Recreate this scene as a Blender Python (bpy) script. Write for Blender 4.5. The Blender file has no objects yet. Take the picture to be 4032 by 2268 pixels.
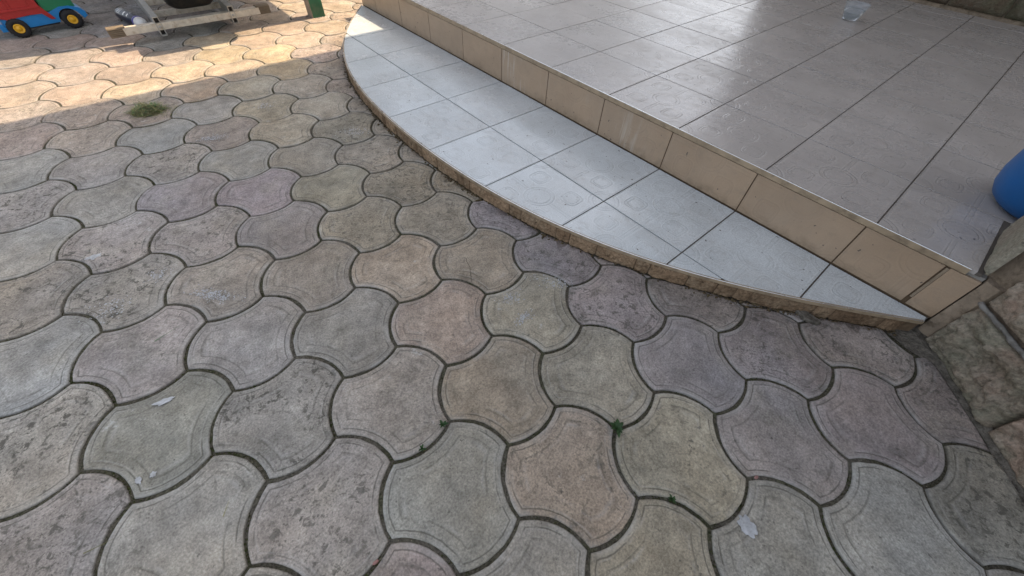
import bpy, bmesh, math, random
from math import sin, cos, pi, radians, hypot, atan2, sqrt
from mathutils import Vector, Matrix, noise
random.seed(11)
S = bpy.context.scene
COL = S.collection

# ------------------------------------------------------------------ camera
CH = 0.925
PITCH, ROLL, FPX = 0.8764, 0.05877, 1524.2
cp, sp, cr, sr = cos(PITCH), sin(PITCH), cos(ROLL), sin(ROLL)
_r, _u, _f = Vector((1, 0, 0)), Vector((0, sp, cp)), Vector((0, cp, -sp))
RIGHT, UP, FWD = cr*_r + sr*_u, -sr*_r + cr*_u, _f
cd = bpy.data.cameras.new('camera'); cam = bpy.data.objects.new('camera', cd); COL.objects.link(cam)
cd.sensor_width = 36; cd.sensor_fit = 'HORIZONTAL'; cd.lens = FPX/4032*36
cd.clip_start = 0.02; cd.clip_end = 300
M = Matrix.Identity(4)
for r in range(3):
    M[r][0], M[r][1], M[r][2] = RIGHT[r], UP[r], -FWD[r]
M[0][3], M[1][3], M[2][3] = 0, 0, CH
cam.matrix_world = M
S.camera = cam

# ------------------------------------------------------------------ local frame of the porch: u along the riser, v into the house
PHI = -0.8190715
O = Vector((-0.8022787, 2.8521317, 0))
U = Vector((cos(PHI), sin(PHI), 0)); V = Vector((-sin(PHI), cos(PHI), 0))
T = 1/3.0                                  # tile size
LOC = Matrix.Translation(O) @ Matrix.Rotation(PHI, 4, 'Z')
def W(u, v, z=0): return O + U*u + V*v + Vector((0, 0, z))

# ------------------------------------------------------------------ world, sun, exposure
TAN = 0.665                                # shadow length per metre of height
sun_dir = (V*TAN + Vector((0, 0, 1))).normalized()
ELEV = math.asin(sun_dir.z); AZ = atan2(sun_dir.x, sun_dir.y)
w = bpy.data.worlds.new('World'); S.world = w; w.use_nodes = True
nt = w.node_tree; nt.nodes.clear()
sky = nt.nodes.new('ShaderNodeTexSky'); sky.sky_type = 'NISHITA'; sky.sun_disc = False
sky.sun_elevation = ELEV; sky.sun_rotation = AZ; sky.air_density = 1.0; sky.dust_density = 3.0; sky.ozone_density = 0.3
bg = nt.nodes.new('ShaderNodeBackground'); bg.inputs[1].default_value = 0.15
wo = nt.nodes.new('ShaderNodeOutputWorld')
hs = nt.nodes.new('ShaderNodeHueSaturation'); hs.inputs['Saturation'].default_value = 0.46     # thin white summer haze
nt.links.new(sky.outputs[0], hs.inputs['Color']); nt.links.new(hs.outputs[0], bg.inputs[0]); nt.links.new(bg.outputs[0], wo.inputs[0])
ld = bpy.data.lights.new('sun', 'SUN'); ld.energy = 3.1; ld.angle = radians(0.4); ld.color = (1.0, 0.80, 0.56)
sun = bpy.data.objects.new('sun', ld); COL.objects.link(sun)
sun.rotation_euler = sun_dir.to_track_quat('Z', 'Y').to_euler(); sun.location = sun_dir*20
S.view_settings.view_transform = 'Standard'; S.view_settings.look = 'None'
S.view_settings.exposure = 1.2; S.view_settings.gamma = 1; S.view_settings.use_curve_mapping = False
S.cycles.max_bounces = 8; S.cycles.use_denoising = True; S.cycles.denoiser = 'OPENIMAGEDENOISE'; S.cycles.denoising_prefilter = 'ACCURATE'

# ------------------------------------------------------------------ node helper
class G:
    def __init__(s, name):
        s.m = bpy.data.materials.new(name); s.m.use_nodes = True
        s.t = s.m.node_tree; s.t.nodes.clear()
        s.out = s.n('ShaderNodeOutputMaterial'); s.b = s.n('ShaderNodeBsdfPrincipled')
        s.t.links.new(s.b.outputs[0], s.out.inputs[0])
    def n(s, k, **kw):
        x = s.t.nodes.new(k)
        for a, b in kw.items(): setattr(x, a, b)
        return x
    def put(s, sock, val):
        if val is None: return
        if isinstance(val, bpy.types.NodeSocket): s.t.links.new(val, sock)
        else:
            if sock.type == 'RGBA' and len(val) == 3: val = (*val, 1)
            sock.default_value = val
    def math(s, op, a, b=None, c=None, clamp=False):
        x = s.n('ShaderNodeMath', operation=op, use_clamp=clamp)
        for i, q in enumerate((a, b, c)):
            if q is not None: s.put(x.inputs[i], q)
        return x.outputs[0]
    def vec(s, op, a, b=None, scale=None):
        x = s.n('ShaderNodeVectorMath', operation=op)
        s.put(x.inputs[0], a)
        if b is not None: s.put(x.inputs[1], b)
        if scale is not None: s.put(x.inputs[3], scale)
        return x.outputs[1] if op in ('LENGTH', 'DISTANCE', 'DOT_PRODUCT') else x.outputs[0]
    def coords(s, kind='Object', rnd=True, scale=(1, 1, 1)):
        tc = s.n('ShaderNodeTexCoord').outputs[kind]
        if rnd:
            oi = s.n('ShaderNodeObjectInfo').outputs['Random']
            off = s.n('ShaderNodeCombineXYZ')
            s.put(off.inputs[0], s.math('MULTIPLY', oi, 91.0)); s.put(off.inputs[1], s.math('MULTIPLY', oi, 57.0)); s.put(off.inputs[2], s.math('MULTIPLY', oi, 33.0))
            tc = s.vec('ADD', tc, off.outputs[0])
        if scale != (1, 1, 1): tc = s.vec('MULTIPLY', tc, scale)
        return tc
    def noise(s, co, scale, detail=4, rough=0.55, dist=0.0):
        x = s.n('ShaderNodeTexNoise'); s.put(x.inputs['Vector'], co)
        x.inputs['Scale'].default_value = scale; x.inputs['Detail'].default_value = detail
        x.inputs['Roughness'].default_value = rough; x.inputs['Distortion'].default_value = dist
        return x.outputs[0]
    def ramp(s, f, lo, hi, a=0.0, b=1.0):
        x = s.n('ShaderNodeMapRange', clamp=True)
        s.put(x.inputs[0], f); x.inputs[1].default_value = lo; x.inputs[2].default_value = hi
        s.put(x.inputs[3], a); s.put(x.inputs[4], b)
        return x.outputs[0]
    def mix(s, f, a, b, mode='MIX'):
        x = s.n('ShaderNodeMix', data_type='RGBA', blend_type=mode)
        s.put(x.inputs[0], f); s.put(x.inputs[6], a); s.put(x.inputs[7], b)
        return x.outputs[2]
    def pulse(s, x, at, wdt):              # 1 on the line x = at, falling to 0 at distance wdt
        d = s.math('ABSOLUTE', s.math('SUBTRACT', x, at))
        return s.ramp(d, 0.0, wdt, 1.0, 0.0)
    def bump(s, h, dist, strength=1.0, normal=None):
        x = s.n('ShaderNodeBump'); x.inputs['Strength'].default_value = strength; x.inputs['Distance'].default_value = dist
        s.put(x.inputs['Height'], h)
        if normal is not None: s.put(x.inputs['Normal'], normal)
        return x.outputs[0]
    def set(s, **kw):
        names = dict(color='Base Color', rough='Roughness', metal='Metallic', normal='Normal', spec='Specular IOR Level', trans='Transmission Weight', ior='IOR', coat='Coat Weight', coatr='Coat Roughness', sss='Subsurface Weight')
        for k, q in kw.items(): s.put(s.b.inputs[names[k]], q)
        return s.m

def rgb(*c): return tuple(c)

def simple(name, col, rough=0.6, var=0.12, scale=18, bumpd=0.0008, bscale=120, metal=0, spec=0.4, kind='Object', dirt=None, coat=0):
    g = G(name); co = g.coords(kind)
    n1 = g.noise(co, scale, 5); n2 = g.noise(co, bscale, 3)
    f = g.ramp(n1, 0.3, 0.7, 1-var, 1+var)
    c = g.mix(1.0, col, g.vec('SCALE', (1, 1, 1), scale=f), 'MULTIPLY')
    if dirt: c = g.mix(g.ramp(g.noise(co, scale*1.7, 6, 0.65), 0.5, 0.68, 0, 0.75), c, dirt)
    return g.set(color=c, rough=g.ramp(n1, 0.3, 0.7, rough*0.88, min(1, rough*1.12)), metal=metal, spec=spec, coat=coat, normal=g.bump(n2, bumpd))

# ---- paving slab concrete
def slab_material():
    g = G('slab_concrete'); co = g.coords('Object')
    oi = g.n('ShaderNodeObjectInfo'); base = oi.outputs['Color']; dirt = oi.outputs['Alpha']; rnd = oi.outputs['Random']
    uvn = g.n('ShaderNodeUVMap', uv_map='inset').outputs[0]
    sx = g.n('ShaderNodeSeparateXYZ'); g.put(sx.inputs[0], uvn)
    ins = g.math('MULTIPLY', sx.outputs[0], 0.1)
    big = g.noise(co, 6, 3, 0.6); mid = g.noise(co, 26, 6, 0.68); fine = g.noise(co, 210, 3, 0.7); vfine = g.noise(co, 520, 2, 0.6)
    wob = g.math('MULTIPLY', g.math('SUBTRACT', g.noise(co, 30, 2), 0.5), 0.004)
    insw = g.math('ADD', ins, wob)
    c = g.mix(1.0, base, g.vec('SCALE', (1, 1, 1), scale=g.ramp(big, 0.3, 0.7, 0.82, 1.18)), 'MULTIPLY')
    c = g.mix(g.ramp(g.noise(co, 9, 3), 0.5, 0.72, 0, 0.35), c, (0.31, 0.29, 0.235))
    c = g.mix(1.0, c, g.vec('SCALE', (1, 1, 1), scale=g.ramp(mid, 0.3, 0.72, 0.72, 1.24)), 'MULTIPLY')
    c = g.mix(1.0, c, g.vec('SCALE', (1, 1, 1), scale=g.ramp(fine, 0.28, 0.72, 0.62, 1.38)), 'MULTIPLY')
    wpos = g.n('ShaderNodeNewGeometry').outputs['Position']
    big1 = g.noise(wpos, 1.6, 5, 0.6); big2 = g.noise(wpos, 4.5, 6, 0.68, 0.5)
    c = g.mix(1.0, c, g.mix(g.ramp(big1, 0.35, 0.65), (1.06, 0.99, 0.90), (0.97, 1.0, 1.03)), 'MULTIPLY')
    c = g.mix(1.0, c, g.vec('SCALE', (1, 1, 1), scale=g.ramp(big2, 0.3, 0.7, 0.80, 1.16)), 'MULTIPLY')
    # lichen and grime: dark mottles
    sp1 = g.ramp(g.noise(co, 48, 4, 0.70, 0.5), 0.54, 0.61)
    sp2 = g.ramp(g.noise(co, 150, 4, 0.65), 0.56, 0.68)
    area = g.ramp(g.noise(co, 8, 3, 0.6), 0.3, 0.52)
    spm = g.math('MULTIPLY', g.math('MAXIMUM', g.math('MULTIPLY', sp1, 0.85), g.math('MULTIPLY', sp2, 0.85)), g.math('MULTIPLY', area, dirt))
    c = g.mix(spm, c, (0.075, 0.07, 0.058))
    # isolated dark pits and pale grains everywhere
    c = g.mix(g.math('MULTIPLY', g.ramp(g.noise(co, 95, 2, 0.5), 0.68, 0.74), 0.65), c, (0.075, 0.07, 0.06))
    c = g.mix(g.math('MULTIPLY', g.ramp(vfine, 0.7, 0.76), 0.5), c, (0.6, 0.58, 0.54))
    # pale worn rim, irregular
    rim = g.math('MULTIPLY', g.ramp(insw, 0.004, 0.02, 1.0, 0.0), g.ramp(g.noise(co, 12, 4), 0.42, 0.64, 0.0, 0.55))
    c = g.mix(rim, c, (0.39, 0.385, 0.365))
    worn = g.ramp(g.noise(co, 11, 3, 0.6), 0.42, 0.56)
    g1 = g.math('MULTIPLY', g.pulse(insw, 0.0165, 0.0022), g.ramp(g.noise(co, 17, 4), 0.38, 0.54, 0.0, 1))
    g2 = g.math('MULTIPLY', g.pulse(insw, 0.0375, 0.0022), worn)
    g0 = g.math('MULTIPLY', g.pulse(insw, 0.0115, 0.0016), g.ramp(g.noise(co, 14, 3), 0.4, 0.6, 0, 0.7))
    gr = g.math('MAXIMUM', g.math('MAXIMUM', g1, g.math('MULTIPLY', g0, 0.5)), g.math('MULTIPLY', g2, 0.7))
    c = g.mix(g.math('MULTIPLY', gr, 0.75), c, (0.09, 0.085, 0.07))  # groove shade put into the colour, since the bump hardly shows
    highlight = g.math('MULTIPLY', g.math('MAXIMUM', g.pulse(insw, 0.0205, 0.0025), g.math('MULTIPLY', g.pulse(insw, 0.0415, 0.0025), worn)), g.ramp(g.noise(co, 21, 3), 0.42, 0.6, 0, 0.28))
    c = g.mix(highlight, c, (0.45, 0.44, 0.42))  # pale line painted as the lit edge beside each groove
    # efflorescence blotches on some slabs
    eff = g.math('MULTIPLY', g.ramp(g.noise(co, 14, 7, 0.75), 0.62, 0.69), g.ramp(rnd, 0.72, 0.8))
    c = g.mix(g.math('MULTIPLY', eff, 0.55), c, (0.55, 0.55, 0.53))
    # mossy edge
    edge = g.math('MULTIPLY', g.ramp(insw, 0.002, 0.0065, 1.0, 0.0), g.ramp(g.noise(co, 30, 4), 0.38, 0.62, 0.1, 0.85))
    c = g.mix(edge, c, (0.10, 0.092, 0.072))
    h = g.math('ADD', g.math('MULTIPLY', fine, 0.45), g.math('MULTIPLY', mid, 0.9))
    h = g.math('ADD', h, g.math('MULTIPLY', vfine, 0.25))
    h = g.math('SUBTRACT', h, g.math('MULTIPLY', gr, 0.55))
    h = g.math('SUBTRACT', h, g.math('MULTIPLY', spm, 0.25))
    return g.set(color=c, rough=0.92, spec=0.25, normal=g.bump(h, 0.0024, 0.9))

# ---- embossed ceramic tile
def tile_material(name, col, rough, speck, patt=1.0, streak=False, bumpd=0.0007):
    g = G(name); co = g.coords('Object')
    uvn = g.n('ShaderNodeUVMap', uv_map='tile').outputs[0]
    def dist_to(off):
        p = g.vec('ADD', uvn, off); f = g.vec('SUBTRACT', p, g.n('ShaderNodeVectorMath', operation='FLOOR').outputs[0])
        return f
    def cell(scale, off):                  # offset from the nearest lattice point
        p = g.vec('MULTIPLY_ADD', uvn, (scale, scale, 0)); 
        x = p.node; x.inputs[2].default_value = (off[0]+0.5, off[1]+0.5, 0)
        fr = g.vec('FRACTION', p)
        return g.vec('SCALE', g.vec('SUBTRACT', fr, (0.5, 0.5, 0)), scale=1/scale)
    d = g.math('MINIMUM', g.vec('LENGTH', cell(1, (0, 0))), g.vec('LENGTH', cell(1, (0.5, 0.5))))
    q = g.vec('ABSOLUTE', cell(2, (0.5, 0.5)))
    sq = g.n('ShaderNodeSeparateXYZ'); g.put(sq.inputs[0], q)
    m = g.math('POWER', g.math('ADD', g.math('POWER', sq.outputs[0], 4.0), g.math('POWER', sq.outputs[1], 4.0)), 0.25)
    k = g.vec('ABSOLUTE', cell(2, (0, 0)))
    sk = g.n('ShaderNodeSeparateXYZ'); g.put(sk.inputs[0], k)
    wd = 0.0075
    L = g.math('MAXIMUM', g.pulse(d, 0.165, wd), g.pulse(d, 0.125, wd))
    L = g.math('MAXIMUM', L, g.math('MAXIMUM', g.pulse(m, 0.105, wd), g.math('MULTIPLY', g.pulse(m, 0.075, wd), 0.8)))
    lines = g.math('MAXIMUM', g.pulse(sk.outputs[0], 0.018, wd), g.pulse(sk.outputs[1], 0.018, wd))
    lines = g.math('MULTIPLY', lines, g.math('MULTIPLY', g.ramp(d, 0.17, 0.175), g.ramp(m, 0.105, 0.11)))
    L = g.math('MAXIMUM', L, g.math('MULTIPLY', lines, 0.8))
    fade = g.ramp(g.noise(co, 7, 3), 0.35, 0.6, 0.25, 1)
    L = g.math('MULTIPLY', L, fade)
    L2 = g.math('MULTIPLY', g.math('MAXIMUM', g.math('MAXIMUM', g.pulse(d, 0.180, wd), g.pulse(m, 0.119, wd)), g.pulse(sk.outputs[0], 0.034, wd)), g.math('MULTIPLY', fade, g.ramp(d, 0.13, 0.14)))
    n1 = g.noise(co, 5, 4, 0.6); n2 = g.noise(co, 330, 2, 0.6); n3 = g.noise(co, 34, 5, 0.7)
    c = g.mix(1.0, col, g.vec('SCALE', (1, 1, 1), scale=g.ramp(n1, 0.3, 0.7, 0.9, 1.1)), 'MULTIPLY')
    c = g.mix(1.0, c, g.vec('SCALE', (1, 1, 1), scale=g.ramp(n2, 0.3, 0.7, 1-speck, 1+speck)), 'MULTIPLY')
    c = g.mix(g.math('MULTIPLY', g.ramp(n3, 0.55, 0.75), 0.35), c, (0.22, 0.19, 0.15))
    c = g.mix(g.math('MULTIPLY', L, 0.28*patt), c, tuple(0.42*x for x in col))
    c = g.mix(g.math('MULTIPLY', L2, 0.28*patt), c, tuple(min(0.9, 1.5*x) for x in col))  # pale lines painted as a highlight beside the embossed lines
    dust = g.ramp(g.noise(g.vec('MULTIPLY', co, (2.2, 3.6, 2)), 1, 6, 0.68), 0.46, 0.7)
    c = g.mix(g.math('MULTIPLY', dust, 0.22), c, (0.33, 0.29, 0.24))
    c = g.mix(g.math('MULTIPLY', g.ramp(g.noise(co, 75, 1, 0.4), 0.765, 0.78), 0.8), c, (0.06, 0.05, 0.045))
    if name.startswith('riser'):
        zz = g.n('ShaderNodeSeparateXYZ'); g.put(zz.inputs[0], g.n('ShaderNodeTexCoord').outputs['Object'])
        low = g.ramp(g.math('ADD', zz.outputs[2], g.math('MULTIPLY', g.noise(co, 14, 5, 0.7), 0.10)), 0.09, 0.145, 0.85, 0.0)
        c = g.mix(g.math('MULTIPLY', low, g.ramp(g.noise(co, 40, 5, 0.7), 0.35, 0.6, 0.2, 1)), c, (0.16, 0.115, 0.07))
    if streak:
        stc = g.n('ShaderNodeTexCoord').outputs['Object']
        st = g.noise(g.vec('MULTIPLY', stc, (34, 34, 3.0)), 1, 4, 0.6)
        wide = g.noise(g.vec('MULTIPLY', stc, (3.2, 3.2, 2)), 1, 2)
        c = g.mix(g.math('MULTIPLY', g.math('MULTIPLY', g.ramp(st, 0.54, 0.66), g.ramp(wide, 0.46, 0.58)), 0.6), c, (0.60, 0.57, 0.51))
    r = g.math('ADD', g.ramp(n3, 0.3, 0.75, rough*0.8, rough*1.25), g.math('MULTIPLY', dust, 0.16))
    hh = g.math('SUBTRACT', g.math('MULTIPLY', n2, 0.16), g.math('MULTIPLY', L, 0.8*patt))
    return g.set(color=c, rough=r, spec=0.5, normal=g.bump(hh, bumpd))

MAT = {}
MAT['slab'] = slab_material()
MAT['floor_tile'] = tile_material('porch_tile_glaze', (0.44, 0.408, 0.382), 0.27, 0.07, bumpd=0.0009)
MAT['step_tile'] = tile_material('step_tile_glaze', (0.545, 0.578, 0.585), 0.18, 0.20)
MAT['riser_tile'] = tile_material('riser_tile_glaze', (0.375, 0.272, 0.184), 0.42, 0.05, 0.5)
MAT['riser_tile_stained'] = tile_material('riser_tile_stained', (0.375, 0.272, 0.184), 0.45, 0.05, 0.5, True)

def soil_material():
    g = G('joint_soil'); co = g.coords('Object', False)
    n = g.noise(co, 26, 6, 0.7); f = g.noise(co, 190, 4, 0.7)
    c = g.mix(g.ramp(n, 0.4, 0.62), (0.082, 0.073, 0.057), (0.066, 0.066, 0.042))
    c = g.mix(g.ramp(g.noise(co, 7, 3), 0.5, 0.62, 0, 0.7), c, (0.11, 0.10, 0.085))
    c = g.mix(1.0, c, g.vec('SCALE', (1, 1, 1), scale=g.ramp(f, 0.3, 0.7, 0.35, 1.9)), 'MULTIPLY')
    c = g.mix(g.math('MULTIPLY', g.ramp(g.noise(co, 320, 2), 0.68, 0.74), 0.8), c, (0.42, 0.36, 0.27))
    return g.set(color=c, rough=1.0, spec=0.1, normal=g.bump(g.math('ADD', f, n), 0.006))
MAT['soil'] = soil_material()
MAT['mortar'] = simple('cement_mortar', (0.20, 0.19, 0.175), 0.95, 0.3, 22, 0.004, 90, spec=0.1, dirt=(0.07, 0.062, 0.045))
MAT['brown_mortar'] = simple('brown_mortar', (0.27, 0.215, 0.16), 0.95, 0.25, 22, 0.003, 90, spec=0.1, dirt=(0.10, 0.075, 0.05))
MAT['sand_mortar'] = simple('sandy_mortar', (0.27, 0.215, 0.155), 0.95, 0.2, 22, 0.003, 90, spec=0.1, dirt=(0.16, 0.12, 0.08))
MAT['facing_mortar'] = simple('facing_mortar', (0.15, 0.105, 0.068), 0.95, 0.3, 30, 0.004, 90, spec=0.1)
MAT['dirt'] = simple('grey_dirt', (0.135, 0.12, 0.10), 1.0, 0.4, 60, 0.006, 160, spec=0.1, dirt=(0.06, 0.052, 0.04))
MAT['grout'] = simple('dark_grout', (0.12, 0.105, 0.09), 0.95, 0.2, 20, 0.001, 200, spec=0.1)
MAT['riser_grout'] = simple('riser_grout', (0.10, 0.07, 0.045), 0.95, 0.2, 20, 0.001, 200, spec=0.1)
MAT['trim'] = simple('tile_edge_trim', (0.34, 0.262, 0.175), 0.5, 0.2, 24, 0.0002, 90, spec=0.3, dirt=(0.17, 0.13, 0.09))
MAT['highlight'] = simple('highlight_metal', (0.82, 0.83, 0.84), 0.28, 0.06, 14, 0.0001, 90, metal=0.9)  # for added strips that stand in for the sky highlight on the trim
MAT['concrete'] = simple('concrete', (0.28, 0.27, 0.25), 0.95, 0.15, 8, 0.003, 60)
MAT['plaster'] = simple('painted_plaster', (0.62, 0.58, 0.50), 0.9, 0.06, 4, 0.002, 50)
MAT['roofing'] = simple('roof_sheet', (0.30, 0.17, 0.12), 0.7, 0.15, 6, 0.002, 40)

def stone_material(name, a, b, c3):
    g = G(name); co = g.coords('Object')
    n1 = g.noise(co, 6, 4, 0.6); n2 = g.noise(co, 13, 6, 0.7); n3 = g.noise(co, 120, 4, 0.7)
    rv = g.n('ShaderNodeObjectInfo').outputs['Random']
    c = g.mix(g.ramp(n1, 0.40, 0.60), a, b)
    c = g.mix(1.0, c, g.vec('SCALE', (1, 1, 1), scale=g.ramp(rv, 0, 1, 0.78, 1.22)), 'MULTIPLY')
    c = g.mix(g.ramp(n2, 0.5, 0.64, 0, 0.75), c, c3)
    c = g.mix(1.0, c, g.vec('SCALE', (1, 1, 1), scale=g.ramp(n3, 0.28, 0.72, 0.55, 1.4)), 'MULTIPLY')
    c = g.mix(g.ramp(g.noise(co, 55, 6, 0.75), 0.55, 0.66, 0, 0.75), c, tuple(0.38*x for x in b))
    return g.set(color=c, rough=0.93, spec=0.2, normal=g.bump(g.math('ADD', g.noise(co, 38, 7, 0.78), g.math('MULTIPLY', n3, 0.5)), 0.007))
MAT['wall_stone'] = stone_material('relief_stone', (0.34, 0.25, 0.19), (0.285, 0.262, 0.195), (0.38, 0.325, 0.26))
MAT['wall_stone_pale'] = stone_material('relief_stone_pale', (0.33, 0.30, 0.235), (0.30, 0.255, 0.20), (0.27, 0.27, 0.21))
MAT['back_stone'] = stone_material('back_wall_stone', (0.13, 0.125, 0.08), (0.12, 0.085, 0.06), (0.17, 0.15, 0.11))
MAT['facing_stone'] = stone_material('facing_stone', (0.27, 0.185, 0.115), (0.19, 0.125, 0.075), (0.31, 0.23, 0.15))

# ------------------------------------------------------------------ object helpers
def mesh_obj(name, bm, mat=None, parent=None, smooth=False, mats=None):
    me = bpy.data.meshes.new(name); bm.normal_update(); bm.to_mesh(me); bm.free()
    for q in (mats or ([mat] if mat else [])): me.materials.append(q)
    if smooth: me.polygons.foreach_set('use_smooth', [True]*len(me.polygons))
    o = bpy.data.objects.new(name, me); COL.objects.link(o)
    if parent: o.parent = parent
    return o
def link(name, me, parent=None):
    o = bpy.data.objects.new(name, me); COL.objects.link(o)
    if parent: o.parent = parent
    return o
def thing(name, label, cat, mw=None, group=None):
    o = bpy.data.objects.new(name, None); COL.objects.link(o); o.empty_display_size = 0.05
    if mw is not None: o.matrix_world = mw
    o['label'] = label; o['category'] = cat
    if group: o['group'] = group
    return o
def tag(o, label=None, cat=None, kind=None, group=None):
    if label: o['label'] = label
    if cat: o['category'] = cat
    if kind: o['kind'] = kind
    if group: o['group'] = group
    return o
def box(bm, x0, x1, y0, y1, z0, z1, mtx=None, bev=0.0, mi=0):
    vs = [bm.verts.new(Vector(p)) for p in ((x0, y0, z0), (x1, y0, z0), (x1, y1, z0), (x0, y1, z0), (x0, y0, z1), (x1, y0, z1), (x1, y1, z1), (x0, y1, z1))]
    fs = [bm.faces.new([vs[i] for i in q]) for q in ((3, 2, 1, 0), (4, 5, 6, 7), (0, 1, 5, 4), (1, 2, 6, 5), (2, 3, 7, 6), (3, 0, 4, 7))]
    for f in fs: f.material_index = mi
    if bev > 0:
        es = list({e for f in fs for e in f.edges})
        r = bmesh.ops.bevel(bm, geom=es, offset=bev, segments=2, affect='EDGES', profile=0.6)
        vs = list({v for f in r['faces'] for v in f.verts} | {v for v in vs if v.is_valid})
        for f in r['faces']: f.material_index = mi
    if mtx is not None:
        bmesh.ops.transform(bm, matrix=mtx, verts=[v for v in vs if v.is_valid])
    return vs
def prism(bm, pts, z0, z1, chamfer=0.0, uvl=None, uvf=None, bottom=False):
    """outline pts (ccw) extruded from z0 to z1 (z1 may be a function of the point)"""
    zf = z1 if callable(z1) else (lambda p: z1)
    n = len(pts)
    cx = sum(p[0] for p in pts)/n; cy = sum(p[1] for p in pts)/n
    lo = [bm.verts.new((p[0], p[1], z0)) for p in pts]
    if chamfer:
        hi = [bm.verts.new((p[0], p[1], zf(p)-chamfer)) for p in pts]
        tp = []
        for i, p in enumerate(pts):
            a, b = Vector(pts[i-1][:2]), Vector(pts[(i+1) % n][:2]); q = Vector(p[:2])
            d1 = (q-a); d2 = (b-q)
            nrm = Vector((0, 0))
            for d in (d1, d2):
                if d.length > 1e-9: nrm += Vector((-d.y, d.x)).normalized()
            if nrm.length > 1e-6: nrm.normalize()
            qq = q + nrm*chamfer
            tp.append(bm.verts.new((qq.x, qq.y, zf(p))))
    else:
        hi = tp = [bm.verts.new((p[0], p[1], zf(p))) for p in pts]
    for i in range(n):
        j = (i+1) % n
        bm.faces.new((lo[i], lo[j], hi[j], hi[i]))
        if chamfer: bm.faces.new((hi[i], hi[j], tp[j], tp[i]))
    f = bm.faces.new(tp)
    if bottom: bm.faces.new(lo[::-1])
    if uvl is not None:
        for ff in bm.faces:
            for lp in ff.loops: lp[uvl].uv = uvf(lp.vert.co)
    return f
def tube(bm, pts, rad, seg=8, cap=True):
    rings = []
    for i, p in enumerate(pts):
        p = Vector(p); a = Vector(pts[max(0, i-1)]); b = Vector(pts[min(len(pts)-1, i+1)])
        d = (b-a).normalized(); x = d.orthogonal().normalized(); y = d.cross(x)
        r = rad[i] if isinstance(rad, (list, tuple)) else rad
        rings.append([bm.verts.new(p + x*r*cos(2*pi*k/seg) + y*r*sin(2*pi*k/seg)) for k in range(seg)])
    for a, b in zip(rings, rings[1:]):
        for k in range(seg): bm.faces.new((a[k], a[(k+1) % seg], b[(k+1) % seg], b[k]))
    if cap: bm.faces.new(rings[0][::-1]); bm.faces.new(rings[-1])
def lathe(bm, prof, seg=40, mtx=None, close=False):
    """prof: list of (r, z)"""
    rings = []; new = []
    for r, z in prof:
        if r < 1e-6: vs = [bm.verts.new((0, 0, z))]
        else: vs = [bm.verts.new((r*cos(2*pi*k/seg), r*sin(2*pi*k/seg), z)) for k in range(seg)]
        rings.append(vs); new += vs
    prs = list(zip(rings, rings[1:])) + ([(rings[-1], rings[0])] if close else [])
    for a, b in prs:
        for k in range(seg):
            j = (k+1) % seg
            if len(a) == 1 and len(b) == 1: continue
            if len(a) == 1: bm.faces.new((a[0], b[j], b[k]))
            elif len(b) == 1: bm.faces.new((a[k], a[j], b[0]))
            else: bm.faces.new((a[k], a[j], b[j], b[k]))
    if mtx is not None: bmesh.ops.transform(bm, matrix=mtx, verts=new)

# ------------------------------------------------------------------ ground and sky side structure
bm = bmesh.new()
bmesh.ops.create_grid(bm, x_segments=2, y_segments=2, size=70)
ground = mesh_obj('ground', bm, MAT['soil']); ground.location = (0, 0, -0.05); tag(ground, kind='structure')

# the bed of soil and moss the slabs are laid in
bm = bmesh.new()
prism(bm, [(-9, -4), (6, -4), (6, 9), (-9, 9)], -0.045, -0.0062)
patio = mesh_obj('patio', bm, MAT['soil']); tag(patio, 'wavy grey concrete slab paving in front of the tiled step', kind='structure')

# ------------------------------------------------------------------ the arc of the step
PC = [-3.207883279069776e-05, 0.0006859453370107013, -0.004140490567421949, 0.0006844350448679375, 0.11601630485658068, -0.5474412505422745, -1.1930901037059134]
def arc_i(i):
    r = 0.0
    for c in PC: r = r*i + c
    return r
def arc(u): return arc_i(u/T)*T            # v of the step edge at u
H1, HP, HR = 0.057, 0.2329, 0.211
U0, U1 = -0.548, 2.945
def zp(v): return HP + 0.0034*v/T*0.333    # the porch floor rises slightly towards the house

# ------------------------------------------------------------------ paving slabs
RH, ROT, OX, OY = 0.1513053, 0.7253669, 0.1561377, 0.2482206
def lat(x, y): return Vector((OX + RH*(cos(ROT)*x - sin(ROT)*y), OY + RH*(sin(ROT)*x + cos(ROT)*y), 0))
S3 = sqrt(3)
def cell_centre(i, j): return lat(i*S3*cos(pi/6), i*S3*sin(pi/6) + j*S3)
SAG = 0.145
ALPHA = 2*math.atan(2*SAG)
def arc_edge(a, b, out, n):
    """points from a towards b (b excluded), bulging outwards (out=1) or inwards (-1); ccw outline"""
    ch = (b-a).length; R = ch/(2*sin(ALPHA)); mid = (a+b)/2
    d = (b-a).normalized(); nrm = Vector((d.y, -d.x))          # outward for ccw
    c = mid - nrm*out*R*cos(ALPHA)
    res = []
    for k in range(n):
        t = -ALPHA + 2*ALPHA*k/n
        res.append(c + (nrm*out*cos(t) + d*sin(t))*R)
    return res
ARC_R = RH/(2*sin(ALPHA))
HEX = [Vector((cos(radians(60*k)), sin(radians(60*k))))*RH for k in range(6)]
ARCS = []                                    # (centre, +1 bulging out / -1 bulging in) of the six edges
for k in range(6):
    va, vb = HEX[k], HEX[(k+1) % 6]; dd_ = (vb-va).normalized(); nn_ = Vector((dd_.y, -dd_.x)); oo_ = 1 if k % 2 == 0 else -1
    ARCS.append(((va+vb)/2 - nn_*oo_*ARC_R*cos(ALPHA), oo_))
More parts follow.
